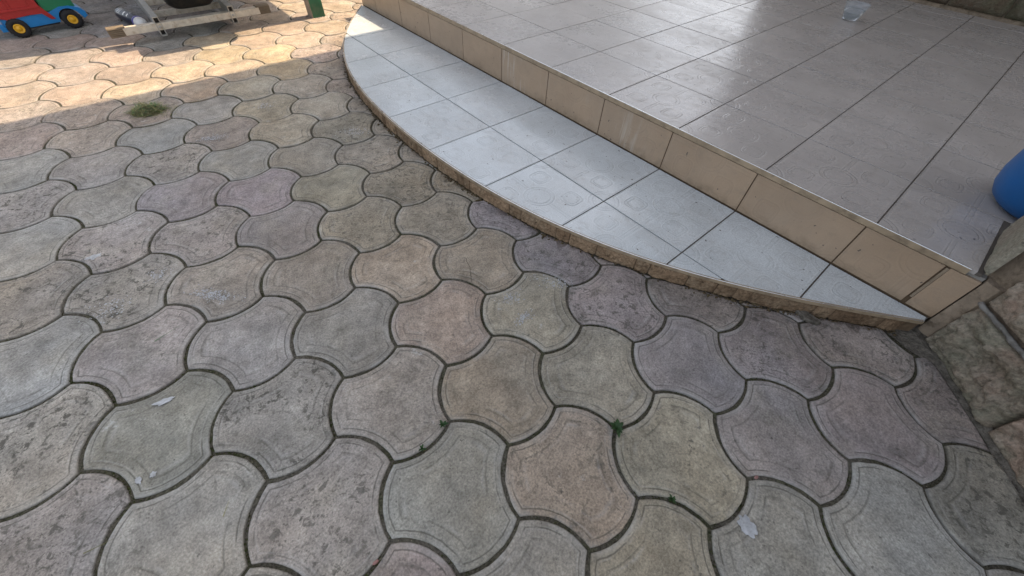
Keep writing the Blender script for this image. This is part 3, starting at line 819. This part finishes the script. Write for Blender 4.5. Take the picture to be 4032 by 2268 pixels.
# roof over the porch and the canopy across the yard: both above the frame, both cast the shade in it
roof = thing('porch_roof', 'flat plastered roof slab shading the tiled porch and its step', 'roof', LOC)
bm = bmesh.new(); box(bm, -0.03, 4.6, -0.15, 6.5, 3.625, 3.75); mesh_obj('roof_slab', bm, MAT['plaster'], roof)
bm = bmesh.new(); box(bm, -0.02, 4.55, -0.13, 6.48, 3.752, 3.80); mesh_obj('roof_cover', bm, MAT['roofing'], roof)
can = thing('yard_canopy', 'sheet canopy roof standing over toys and ladder', 'canopy', LOC)
bm = bmesh.new()
prism(bm, [(-0.672, 0.69), (-4.2, 0.70), (-4.2, -3.5), (-1.20, -3.5)], 1.7, 1.73, bottom=True)
mesh_obj('canopy_sheet', bm, MAT['roofing'], can)

# unseen trees added above the frame to dull and green the tile reflections
MAT['leaf'] = simple('tree_leaf', (0.055, 0.085, 0.03), 0.6, 0.3, 3, 0.001, 60); MAT['bark'] = simple('bark', (0.09, 0.07, 0.05), 0.9, 0.3, 8, 0.01, 30)
def tree_meshes():
    rr = random.Random(3); bm = bmesh.new()
    cl = [Vector((rr.gauss(0, 0.9), rr.gauss(0, 0.9), 3.0+rr.uniform(-1.5, 1.7))) for _ in range(38)]
    for k in range(9000):
        c = rr.choice(cl); p = c + Vector((rr.gauss(0, 0.36), rr.gauss(0, 0.36), rr.gauss(0, 0.30)))
        n_ = Vector((rr.gauss(0, 1), rr.gauss(0, 1), rr.gauss(0.6, 1))).normalized(); x = n_.orthogonal().normalized()*rr.uniform(0.05, 0.10); y = n_.cross(x)*0.55
        bm.faces.new([bm.verts.new(p-x), bm.verts.new(p-y), bm.verts.new(p+x), bm.verts.new(p+y)])
    crown = bpy.data.meshes.new('crown'); bm.to_mesh(crown); bm.free(); crown.materials.append(MAT['leaf'])
    bm = bmesh.new(); tube(bm, [(0, 0, -0.1), (0.05, 0, 1), (0, 0.06, 2), (0.1, 0, 3.4)], [0.15, 0.12, 0.10, 0.04], 10)
    for a in range(6): tube(bm, [(0, 0.03, 1.5+0.2*a), (0.6*cos(a*1.1), 0.6*sin(a*1.1), 2.2+0.2*a), (1.1*cos(a*1.1), 1.1*sin(a*1.1), 2.8+0.2*a)], [0.06, 0.04, 0.015], 7)
    trunk = bpy.data.meshes.new('trunk'); bm.to_mesh(trunk); bm.free(); trunk.materials.append(MAT['bark'])
    return crown, trunk
CROWN, TRUNK = tree_meshes()
for k, (u_, v_, sc, lab) in enumerate(((-9.5, 3.2, 0.95, 'unseen tree added for tile reflections next to the farthest one'), (-7.6, 5.6, 0.9, 'unseen tree added for tile reflections in the middle of the row'), (-5.2, 7.6, 0.9, 'unseen tree added for tile reflections nearest the house'), (-11.5, 0.6, 1.0, 'unseen tree added for tile reflections farthest from the house'))):
    t_ = thing('unseen_tree', lab, 'tree', LOC @ Matrix.Translation((u_, v_, 0)) @ Matrix.Rotation(k*1.7, 4, 'Z') @ Matrix.Scale(sc, 4), 'unseen trees added for reflections')
    link('crown', CROWN, t_); link('trunk', TRUNK, t_)

# ------------------------------------------------------------------ green post
MAT['green'] = simple('green_paint', (0.028, 0.135, 0.065), 0.45, 0.35, 7, 0.0012, 60, spec=0.5, dirt=(0.10, 0.13, 0.085))
MAT['beige'] = simple('pale_beige', (0.33, 0.26, 0.19), 0.8, 0.3, 12, 0.001, 60, dirt=(0.16, 0.15, 0.09))
post = thing('green_post', 'square green post with one pale side standing beside the ladder', 'post', LOC @ Matrix.Translation((-0.695, -0.29, 0)))
bm = bmesh.new(); box(bm, -0.045, 0.045, -0.045, 0.045, -0.004, 1.7, bev=0.004)
for f in bm.faces:
    f.material_index = 1 if f.normal.y < -0.5 or f.calc_center_median().y < -0.0415 else 0
mesh_obj('shaft', bm, None, post, mats=[MAT['green'], MAT['beige']])  # one side in pale beige, the others green
bm = bmesh.new()
for k in range(40):
    a = random.uniform(0, 2*pi); d = random.uniform(0.05, 0.075)
    bmesh.ops.create_icosphere(bm, subdivisions=1, radius=random.uniform(0.003, 0.009), matrix=Matrix.Translation((d*cos(a)*0.9, d*sin(a)*0.9, 0.001)) @ Matrix.Diagonal((1, 1, 0.5, 1)))
tag(mesh_obj('base_rubble', bm, MAT['mortar'], post, True), kind='stuff')

# ------------------------------------------------------------------ ladder
MAT['black'] = simple('black_rubber', (0.012, 0.012, 0.012), 0.5, 0.3, 10, 0.0012, 70, spec=0.35, dirt=(0.05, 0.042, 0.032))
MAT['alu'] = simple('dull_aluminium', (0.42, 0.42, 0.40), 0.42, 0.12, 30, 0.0003, 200, metal=0.6, spec=0.5, dirt=(0.34, 0.30, 0.24))
MAT['painted_bar'] = simple('worn_cream_bar', (0.60, 0.54, 0.44), 0.6, 0.16, 26, 0.0006, 120, dirt=(0.36, 0.27, 0.17))
MAT['rubber_brown'] = simple('dusty_rubber', (0.21, 0.165, 0.115), 0.85, 0.2, 30, 0.0006, 120, spec=0.2)
lad = thing('ladder', 'aluminium ladder lying flat with cream stabiliser bar and ribbed rubber feet', 'ladder', LOC)
for v0 in (-1.2, -0.797):
    bm = bmesh.new()
    # hollow rectangular rail, open at the near end
    x0, x1, wv, z0, z1, t = -3.3, -0.722, 0.0155, 0.026, 0.122, 0.0045
    o_ = [(v0-wv, z0), (v0+wv, z0), (v0+wv, z1), (v0-wv, z1)]; i_ = [(v0-wv+t, z0+t), (v0+wv-t, z0+t), (v0+wv-t, z1-t), (v0-wv+t, z1-t)]
    A = [bm.verts.new((x1, y, z)) for y, z in o_]; B = [bm.verts.new((x0, y, z)) for y, z in o_]
    C_ = [bm.verts.new((x1, y, z)) for y, z in i_]; D = [bm.verts.new((x0, y, z)) for y, z in i_]
    for k in range(4):
        j = (k+1) % 4
        bm.faces.new((A[k], B[k], B[j], A[j])); bm.faces.new((C_[k], C_[j], D[j], D[k])); bm.faces.new((A[k], A[j], C_[j], C_[k])); bm.faces.new((B[j], B[k], D[k], D[j]))
    mesh_obj('rail', bm, MAT['alu'], lad)
for k in range(9):
    u = -0.95-0.275*k
    bm = bmesh.new(); box(bm, u-0.016, u+0.016, -1.187, -0.810, 0.066, 0.096, bev=0.003)
    mesh_obj('rung', bm, MAT['painted_bar' if k < 2 else 'alu'], lad)
bm = bmesh.new(); box(bm, -0.768, -0.724, -1.375, -0.635, 0.055, 0.090, bev=0.002)
mesh_obj('stabiliser_bar', bm, MAT['painted_bar'], lad)
for v0 in (-1.2, -0.797):
    bm = bmesh.new(); box(bm, -0.80, -0.74, v0-0.0105, v0+0.0105, 0.031, 0.117); mesh_obj('rail_shade_block', bm, MAT['black'], lad)  # black block standing in for the shade inside the hollow rail
for a, b in ((-1.448, -1.362), (-0.648, -0.566)):
    bm = bmesh.new()
    box(bm, -0.782, -0.732, a, b, 0.050, 0.096, bev=0.003)
    ft = mesh_obj('rubber_foot', bm, MAT['rubber_brown'], lad)
    for k in range(5):
        zz = 0.0545+k*0.0085; bm = bmesh.new(); box(bm, -0.733, -0.7265, a+0.002, b-0.002, zz, zz+0.005, bev=0.001)
        for q in range(1): pass
        mesh_obj('rib', bm, MAT['rubber_brown'], ft)
for v0 in (-1.2, -0.797):
    bm = bmesh.new(); lathe(bm, [(0, 0.006), (0.004, 0.006), (0.007, 0.004), (0.007, 0)], 12, Matrix.Translation((-0.7245, v0, 0.072)) @ Matrix.Rotation(pi/2, 4, 'Y'))
    mesh_obj('bolt', bm, MAT['alu'], lad)
bat = thing('timber_batten', 'timber batten laid under the far end of the ladder', 'batten', LOC)
for u_ in (-2.9, -1.95):
    pass
bm = bmesh.new(); box(bm, -2.96, -2.88, -1.35, -0.65, 0.001, 0.026, bev=0.002); mesh_obj('board', bm, MAT['beige'], bat)

# black tub standing on the ladder
tubo = thing('mortar_tub', 'black rubber mortar tub with dusty side standing on the ladder', 'tub', LOC @ Matrix.Translation((-0.88, -0.975, 0.1225)))
def rrect(hx, hy, r, n=6):
    res = []
    for cx, cy, a0 in ((hx-r, hy-r, 0), (-hx+r, hy-r, pi/2), (-hx+r, -hy+r, pi), (hx-r, -hy+r, 3*pi/2)):
        for k in range(n+1):
            a = a0+pi/2*k/n; res.append((cx+r*cos(a), cy+r*sin(a)))
    return res
bm = bmesh.new()
secs = [(0.075, 0.075, 0.04, 0.0, 0, 0), (0.11, 0.105, 0.06, 0.006, 0, 0), (0.135, 0.125, 0.07, 0.025, 0, 0), (0.2, 0.17, 0.08, 0.12, 0.02, 0.03), (0.30, 0.235, 0.07, 0.27, 0.06, 0.14), (0.305, 0.24, 0.07, 0.30, 0.06, 0.145), (0.32, 0.255, 0.075, 0.302, 0.06, 0.145), (0.32, 0.255, 0.075, 0.290, 0.06, 0.145)]
loops = []
for hx, hy, r, z, ox_, oy_ in secs:
    loops.append([bm.verts.new((x+ox_, y+oy_, z)) for x, y in rrect(hx, hy, r)])
inner = []
for hx, hy, r, z, ox_, oy_ in [(0.295, 0.23, 0.065, 0.299, 0.06, 0.145), (0.19, 0.16, 0.07, 0.12, 0.02, 0.03), (0.11, 0.10, 0.05, 0.012, 0, 0)]:
    inner.append([bm.verts.new((x+ox_, y+oy_, z)) for x, y in rrect(hx, hy, r)])
n = len(loops[0])
def bridge(A, B, flip=False):
    for k in range(n):
        q = (A[k], A[(k+1) % n], B[(k+1) % n], B[k]); bm.faces.new(q[::-1] if flip else q)
for A, B in zip(loops, loops[1:]): bridge(A, B)
bridge(loops[5], inner[0]); bridge(inner[0], inner[1]); bridge(inner[1], inner[2])
bm.faces.new(loops[0][::-1]); bm.faces.new(inner[2])
mesh_obj('tub_body', bm, MAT['black'], tubo, True)

# ------------------------------------------------------------------ bottle lying behind the ladder
MAT['white_plastic'] = simple('white_plastic', (0.70, 0.70, 0.68), 0.35, 0.05, 20, 0.0002, 100)
MAT['navy'] = simple('navy_label', (0.014, 0.016, 0.035), 0.35, 0.2, 20, 0.0002, 100)
MAT['violet'] = simple('violet_band', (0.10, 0.09, 0.30), 0.35, 0.1, 20, 0.0002, 100)
p0, p1 = W(-1.265, -1.335, 0.036), W(-0.955, -1.262, 0.036)
ax = (p1-p0).normalized(); q = ax.to_track_quat('Z', 'Y').to_matrix().to_4x4()
bot = thing('bottle', 'black bottle with white printing and white cap lying behind the ladder', 'bottle', Matrix.Translation(p0) @ q)
Lb = (p1-p0).length
bm = bmesh.new(); lathe(bm, [(0, 0.0), (0.028, 0.0), (0.033, 0.004), (0.034, 0.012), (0.034, Lb*0.74), (0.033, Lb*0.76)], 28); mesh_obj('bottle_body', bm, MAT['navy'], bot, True)
bm = bmesh.new(); lathe(bm, [(0.033, Lb*0.76), (0.0345, Lb*0.77), (0.0345, Lb*0.82), (0.032, Lb*0.825)], 28); mesh_obj('band', bm, MAT['violet'], bot, True)
bm = bmesh.new(); lathe(bm, [(0.031, Lb*0.825), (0.033, Lb*0.83), (0.032, Lb*0.90), (0.026, Lb*0.96), (0.012, Lb*0.995), (0, Lb)], 28); mesh_obj('cap', bm, MAT['white_plastic'], bot, True)
upz = Vector((0, 0, 1)); inv = (Matrix.Translation(p0) @ q).inverted().to_3x3(); lu = inv @ (upz*0.6+Vector((0.35, -0.75, 0))*0.6); a0 = atan2(lu.y, lu.x)
def patch(z0, z1, da0, da1):
    bm = bmesh.new(); vs = []
    for k in range(5):
        a = a0+da0+(da1-da0)*k/4
        vs.append((bm.verts.new((0.0345*cos(a), 0.0345*sin(a), z0)), bm.verts.new((0.0345*cos(a), 0.0345*sin(a), z1))))
    for (a, b), (c, d) in zip(vs, vs[1:]): bm.faces.new((a, c, d, b))
    mesh_obj('print', bm, MAT['white_plastic'], bot)
for k in range(5): patch(0.030, 0.075, -0.62+k*0.27, -0.62+k*0.27+0.09)
patch(0.115, 0.132, -0.25, 0.5); patch(0.165, 0.180, -0.1, 0.45); patch(0.165, 0.178, -0.75, -0.35)

# ------------------------------------------------------------------ toy truck
MAT['toy_red'] = simple('red_plastic', (0.40, 0.022, 0.022), 0.35, 0.08, 12, 0.0002, 60, spec=0.45)
MAT['toy_blue'] = simple('blue_plastic', (0.012, 0.20, 0.50), 0.33, 0.08, 12, 0.0002, 60, spec=0.45)
MAT['toy_green'] = simple('green_plastic', (0.012, 0.19, 0.085), 0.35, 0.08, 12, 0.0002, 60, spec=0.45)
MAT['toy_yellow'] = simple('yellow_plastic', (0.75, 0.40, 0.02), 0.35, 0.06, 12, 0.0002, 60, spec=0.45)
MAT['tyre'] = simple('toy_tyre', (0.022, 0.021, 0.022), 0.7, 0.2, 30, 0.0006, 120, spec=0.3)
pr, pf = Vector((-3.0243, 2.524, 0)), Vector((-2.865, 2.722, 0))
mid = (pr+pf)/2; fx = (pf-pr).normalized()
tm = Matrix.Translation(mid + Vector((0.016, -0.008, 0)) + Vector((-fx.y, fx.x, 0))*0.022) @ Matrix.Rotation(atan2(fx.y, fx.x), 4, 'Z') @ Matrix.Scale(0.745, 4)
truck = thing('toy_truck', 'toy tipper truck with red bed, green cab, blue chassis and yellow hubs', 'toy truck', tm)
WB = (pf-pr).length/2/0.745; RW = 0.064; HW = 0.10
def side_prism(pts, y0, y1, bev=0.003):
    """outline in the x-z plane, extruded across y"""
    bm = bmesh.new()
    a = [bm.verts.new((x, y0, z)) for x, z in pts]; b = [bm.verts.new((x, y1, z)) for x, z in pts]
    n = len(pts)
    f1 = bm.faces.new(a); f2 = bm.faces.new(b[::-1])
    for i in range(n): bm.faces.new((a[(i+1) % n], a[i], b[i], b[(i+1) % n]))
    if bev: bmesh.ops.bevel(bm, geom=[e for e in bm.edges if (e in f1.edges or e in f2.edges)], offset=bev, segments=2, affect='EDGES')
    bmesh.ops.recalc_face_normals(bm, faces=bm.faces)
    return bm
AR = RW+0.012
archp = [(WB+AR*cos(a), 0.064+AR*sin(a)) for a in [radians(180-12*k) for k in range(1, 13)]]
chas = [(-0.235, 0.052), (-0.235, 0.128), (WB-AR-0.03, 0.128), (WB-AR+0.01, 0.143), (WB-0.03, 0.153), (WB+0.03, 0.151), (WB+0.085, 0.130), (WB+0.112, 0.10), (WB+0.112, 0.07), (WB+0.082, 0.055)] + archp[::-1] + [(WB-AR, 0.058)]
mesh_obj('chassis', side_prism(chas, -HW, HW), MAT['toy_blue'], truck)
bm = bmesh.new(); box(bm, -0.21, WB-AR-0.01, -HW+0.012, HW-0.012, 0.045, 0.075, bev=0.003); mesh_obj('underbody', bm, MAT['tyre'], truck)
cabp = [(0.035, 0.130), (WB-AR-0.025, 0.130), (WB-AR+0.004, 0.145), (WB-0.03, 0.1545), (WB+0.03, 0.1525), (WB+0.072, 0.139), (WB+0.07, 0.20), (WB+0.045, 0.225), (WB+0.02, 0.30), (WB-0.005, 0.36), (0.05, 0.36)]
mesh_obj('cab', side_prism(cabp, -HW+0.004, HW-0.004, 0.008), MAT['toy_green'], truck)
bm = bmesh.new(); box(bm, 0.06, WB-0.02, -HW+0.0015, HW-0.0015, 0.235, 0.305, bev=0.002); mesh_obj('window', bm, MAT['tyre'], truck)
bedp = [(-0.33, 0.180), (-0.255, 0.150), (-0.20, 0.122), (-0.06, 0.133), (0.018, 0.133), (0.050, 0.085), (0.078, 0.085), (0.026, 0.185), (0.018, 0.34), (-0.35, 0.34)]
mesh_obj('tipper_bed', side_prism(bedp, -HW-0.008, HW+0.008, 0.003), MAT['toy_red'], truck)
bm = bmesh.new()
box(bm, -0.335, 0.024, -HW-0.014, -HW-0.0075, 0.170, 0.184, bev=0.002); mesh_obj('bed_rail', bm, MAT['toy_red'], truck)
for x in (-0.27, -0.25, -0.155, -0.135, -0.035, -0.015):
    bm = bmesh.new(); box(bm, x, x+0.007, -HW-0.0125, -HW-0.0075, 0.185, 0.336, bev=0.0015); mesh_obj('rib', bm, MAT['toy_red'], truck)
bm = bmesh.new(); box(bm, -0.27, -0.236, -HW+0.005, HW-0.005, 0.05, 0.10, bev=0.004); mesh_obj('bumper', bm, MAT['toy_blue'], truck)
for x in (-WB, WB):
    for sgn in (-1, 1):
        mm = Matrix.Translation((x, sgn*(HW-0.004), RW)) @ Matrix.Rotation(-sgn*pi/2, 4, 'X')
        wh = bpy.data.objects.new('wheel', None)
        bm = bmesh.new()
        lathe(bm, [(0.031, 0.018), (0.036, 0.023), (0.050, 0.023), (0.060, 0.017), (0.064, 0.008), (0.064, -0.010), (0.060, -0.02), (0.04, -0.022)], 36, mm)
        ty = mesh_obj('wheel', bm, MAT['tyre'], truck, True)
        bm = bmesh.new()
        for k in range(20):
            a = 2*pi*k/20
            box(bm, 0.0615, 0.0655, -0.0045, 0.0045, -0.014, 0.013, mm @ Matrix.Rotation(a, 4, 'Z'))
        mesh_obj('tread', bm, MAT['tyre'], ty)
        bm = bmesh.new()
        lathe(bm, [(0, 0.0245), (0.010, 0.0245), (0.012, 0.021), (0.019, 0.021), (0.021, 0.0195), (0.024, 0.0235), (0.0285, 0.0245), (0.031, 0.022), (0.032, 0.014)], 32, mm)
        mesh_obj('hub', bm, MAT['toy_yellow'], ty, True)

# ------------------------------------------------------------------ cup of water on the porch
g = G('clear_plastic'); MAT['clear'] = g.set(color=(0.5, 0.55, 0.6), rough=0.1, spec=0.8); g.b.inputs['Alpha'].default_value = 0.22
g = G('water'); MAT['water'] = g.set(color=(0.97, 0.99, 1.0), rough=0.0, trans=1.0, ior=1.33)
cup = thing('plastic_cup', 'clear plastic cup half full of water standing on porch tiles', 'cup', Matrix.Translation(W(1.885, 1.985, zp(1.985)+0.0008)))
bm = bmesh.new()
lathe(bm, [(0, 0), (0.036, 0), (0.040, 0.003), (0.050, 0.034), (0.060, 0.066), (0.064, 0.078), (0.0665, 0.079), (0.0665, 0.081), (0.0625, 0.081), (0.0585, 0.066), (0.0485, 0.034), (0.0382, 0.0045), (0, 0.0025)], 48)
mesh_obj('cup_wall', bm, MAT['clear'], cup, True)
bm = bmesh.new(); lathe(bm, [(0, 0.003), (0.0378, 0.005), (0.0480, 0.034), (0.0535, 0.0515), (0, 0.0515)], 48)
mesh_obj('water', bm, MAT['water'], cup, True)

# ------------------------------------------------------------------ blue drum behind the pillar
MAT['drum_blue'] = simple('blue_drum_plastic', (0.007, 0.10, 0.31), 0.38, 0.1, 8, 0.0003, 60, spec=0.45)
drum = thing('blue_drum', 'rounded blue plastic drum standing on the porch behind the pillar', 'drum', Matrix.Translation(W(2.978, 0.455, zp(0.45)+0.001)))
bm = bmesh.new(); lathe(bm, [(0, 0.004), (0.085, 0.0), (0.110, 0.006), (0.128, 0.020), (0.142, 0.045), (0.15, 0.085), (0.152, 0.36), (0.142, 0.40), (0.115, 0.43), (0.06, 0.445), (0, 0.45)], 56)
mesh_obj('drum_body', bm, MAT['drum_blue'], drum, True)
bm = bmesh.new(); lathe(bm, [(0.0, 0.448), (0.035, 0.445), (0.037, 0.465), (0.03, 0.47), (0, 0.47)], 28); mesh_obj('bung', bm, MAT['black'], drum, True)

# ------------------------------------------------------------------ plants and litter
def leafmat(name, col): return simple(name, col, 0.6, 0.3, 40, 0.0005, 150, spec=0.3)
MAT['grass_dry'] = leafmat('cut_grass', (0.15, 0.145, 0.06)); MAT['grass_pale'] = leafmat('dry_grass', (0.27, 0.25, 0.11)); MAT['weed'] = leafmat('weed_leaf', (0.03, 0.066, 0.02)); MAT['grass_green'] = leafmat('fresh_grass', (0.055, 0.15, 0.05))
def from_px(x, y, z=0.0):
    d = RIGHT*((x-2016)/FPX) - UP*((y-1134)/FPX) + FWD
    return Vector((0, 0, CH)) + d*((z-CH)/d.z)
def blade(bm, p, L, a, lift, wd, mi=0, bend=0.3):
    dx = Vector((cos(a), sin(a), 0)); sd = Vector((-sin(a), cos(a), 0)); prev = None
    for k in range(4):
        t = k/3; q = p + dx*L*t + Vector((0, 0, lift*sin(t*pi*0.6))); q += sd*bend*L*t*t*0.3; w_ = wd*(1-t*0.85)
        cur = (bm.verts.new(q-sd*w_), bm.verts.new(q+sd*w_))
        if prev:
            f = bm.faces.new((prev[0], prev[1], cur[1], cur[0])); f.material_index = mi
        prev = cur
gp = from_px(582, 438)
hp = thing('cut_grass_heap', 'small heap of cut green grass lying on the grey slabs', 'grass heap', Matrix.Translation(gp))
bm = bmesh.new()
for k in range(620):
    a = random.uniform(0, 2*pi); r = 0.062*sqrt(random.random()); x, y = r*cos(a)*1.15, r*sin(a)*0.95
    h = 0.024*(1-(r/0.064)**2)
    blade(bm, Vector((x, y, 0.001+random.random()*h)), random.uniform(0.018, 0.048), random.uniform(0, 2*pi), random.uniform(-0.004, 0.014), random.uniform(0.0009, 0.0024), random.choice([0, 0, 0, 1, 2]))
for k in range(120):
    a = random.uniform(-0.5, 0.9); r = random.uniform(0.05, 0.14)
    blade(bm, Vector((r*cos(a), r*sin(a)*0.7, 0.0015)), random.uniform(0.008, 0.02), random.uniform(0, 2*pi), 0.001, 0.0008, random.choice([0, 1, 1]))
o = mesh_obj('grass_blades', bm, None, hp, mats=[MAT['grass_dry'], MAT['grass_pale'], MAT['grass_green']]); tag(o, kind='stuff')
def weed(px_, label, size, n):
    p = from_px(*px_, -0.004); t = thing('weed', label, 'weed', Matrix.Translation(p), 'weeds growing in the joints')
    for k in range(n):
        a = 2*pi*k/n+random.uniform(-.4, .4); L = size*random.uniform(0.6, 1.1); bm = bmesh.new()
        dx, sd = Vector((cos(a), sin(a), 0)), Vector((-sin(a), cos(a), 0)); pr_ = None
        for m in range(6):
            f_ = m/5; q_ = dx*L*f_ + Vector((0, 0, 0.006+size*0.5*sin(f_*pi*0.75))); w_ = L*0.22*sin(pi*min(0.97, f_*0.85+0.12))
            cur = (bm.verts.new(q_-sd*w_+Vector((0, 0, 0.002))), bm.verts.new(q_), bm.verts.new(q_+sd*w_+Vector((0, 0, 0.002))))
            if pr_:
                bm.faces.new((pr_[0], pr_[1], cur[1], cur[0])); bm.faces.new((pr_[1], pr_[2], cur[2], cur[1]))
            pr_ = cur
        mesh_obj('leaf', bm, MAT['weed'], t, True)
weed((2425, 1695), 'dark green weed at the crossing of three tan slab joints', 0.022, 9)
weed((1745, 1680), 'tiny pale-leaved weed in the joint beside a bluish slab', 0.014, 6)
weed((1665, 1772), 'sprawling little weed lower along the same joint', 0.013, 5)
weed((2640, 1968), 'flat bright weed tuft in the joint near the white paint spot', 0.012, 7)
def stray(px_, label, L, a, mat, lift=0.004):
    bm = bmesh.new(); blade(bm, Vector((0, 0, 0.0016)), L, a, lift, 0.0011)
    o = mesh_obj('grass_blade', bm, mat); o.location = from_px(*px_, 0.001); tag(o, label, 'grass blade', group='stray grass blades')
stray((610, 1345), 'single fresh green grass blade lying across a pale slab', 0.065, 0.82, MAT['grass_green'])
stray((880, 2035), 'dry straw bent upright on a mottled slab', 0.03, 1.5, MAT['grass_pale'])
stray((330, 2180), 'dark grass blade over the joint at bottom left', 0.05, 0.45, MAT['grass_dry'])
MAT['petal'] = simple('pink_petal', (0.30, 0.16, 0.14), 0.6, 0.2, 40)
for p_, lab in (((2978, 1879), 'pink petal lying in a joint of the mauve slabs'), ((1478, 2214), 'pale pink petal at the crossing of joints low in the picture')):
    bm = bmesh.new(); lathe(bm, [(0, 0.0035), (0.004, 0.003), (0.0068, 0.001), (0.007, 0)], 12, Matrix.Diagonal((1.0, 0.55, 0.8, 1)))
    o = mesh_obj('petal', bm, MAT['petal'], None, True); o.location = from_px(*p_, -0.004); o.rotation_euler = (0.2, 0.1, 0.6); tag(o, lab, 'petal', group='fallen petals')
ck = thing('mortar_chunk', 'grey wedge of broken mortar lying against the foot of the step', 'mortar chunk', Matrix.Translation(from_px(3172, 1246, 0.002)) @ Matrix.Rotation(-0.95, 4, 'Z'))
bm = bmesh.new(); prism(bm, [(-0.040, 0.006), (-0.03, -0.010), (0.004, -0.019), (0.036, -0.004), (0.04, 0.009), (0.0, 0.014)], -0.002, lambda p: 0.011+0.003*noise.noise(Vector((p[0]*60, p[1]*60, 2))), 0.003)
mesh_obj('chunk', bm, MAT['dirt'], ck)
# paint and lime spots on the slabs: thin crusts
MAT['paint'] = simple('white_paint_spot', (0.41, 0.42, 0.43), 0.92, 0.25, 60, 0.0012, 200, dirt=(0.27, 0.265, 0.25))
def blob(px_, rx, ry, rot, sd, n=26):
    c = from_px(*px_, 0.0012); bm = bmesh.new(); ps = []
    for k in range(n):
        a = 2*pi*k/n; r = 1+0.55*noise.noise(Vector((cos(a)*1.7+sd, sin(a)*1.7, sd*2.1)))+0.25*noise.noise(Vector((cos(a)*5+sd, sin(a)*5, sd)))
        x, y = rx*r*cos(a), ry*r*sin(a); ps.append((x*cos(rot)-y*sin(rot), x*sin(rot)+y*cos(rot)))
    prism(bm, ps, 0.0, 0.0009, 0.0003)
    o = mesh_obj('paint_spot', bm, MAT['paint'], patio); o.location = c
for a in (((2940, 2068), 0.016, 0.022, 0.3, 3.3), ((368, 1012), 0.018, 0.011, 0.5, 7.1), ((648, 1580), 0.022, 0.007, 0.55, 1.9), ((545, 1892), 0.010, 0.005, -0.6, 5.5), ((603, 1868), 0.006, 0.006, 0, 8.5)):
    blob(*a)
def speckle(px_, rx, ry, rot, n, name='lime_crust'):
    n = int(n*2.2)
    c = from_px(*px_, 0.001); bm = bmesh.new()
    for k in range(n):
        x, y = random.gauss(0, rx), random.gauss(0, ry); X, Y = x*cos(rot)-y*sin(rot), x*sin(rot)+y*cos(rot); r = random.uniform(0.0005, 0.0024)
        a0_ = random.uniform(0, 6)
        ps = [(X+r*random.uniform(.6, 1.4)*cos(2*pi*m/7+a0_), Y+r*random.uniform(.6, 1.4)*sin(2*pi*m/7+a0_)) for m in range(7)]
        f = bm.faces.new([bm.verts.new((a, b, 0.0008+k*2e-6)) for a, b in ps])
    o = mesh_obj(name, bm, MAT['paint'], patio); o.location = c; tag(o, kind='stuff')
speckle((850, 1163), 0.035, 0.011, -0.12, 130); speckle((2060, 1250), 0.018, 0.008, 1.0, 50); speckle((1100, 1000), 0.03, 0.012, 0.5, 0); speckle((2010, 1175), 0.02, 0.012, 0.7, 45); speckle((2180, 1110), 0.03, 0.012, -0.2, 55)
speckle((830, 545), 0.03, 0.014, 0.5, 110); speckle((1042, 415), 0.025, 0.02, 0.3, 60); speckle((440, 1210), 0.025, 0.02, 0.3, 60); speckle((620, 1080), 0.02, 0.016, 0.3, 40); speckle((1395, 520), 0.03, 0.02, 0.3, 90)
# a hairline crack across one tan slab
MAT['crack'] = simple('crack_dirt', (0.05, 0.045, 0.035), 1.0, 0.2, 40)
bm = bmesh.new(); pc = [from_px(x, y, 0.0012) for x, y in ((1832, 1003), (1838, 1030), (1850, 1052), (1853, 1080), (1858, 1110))]
prev = None
for k, q in enumerate(pc):
    t_ = (pc[min(k+1, 4)]-pc[max(k-1, 0)]).normalized(); sd_ = Vector((-t_.y, t_.x, 0))*(0.0006+0.0003*(k % 2))
    cur = (bm.verts.new(q-sd_), bm.verts.new(q+sd_))
    if prev: bm.faces.new((prev[0], prev[1], cur[1], cur[0]))
    prev = cur
mesh_obj('crack', bm, MAT['crack'], patio)
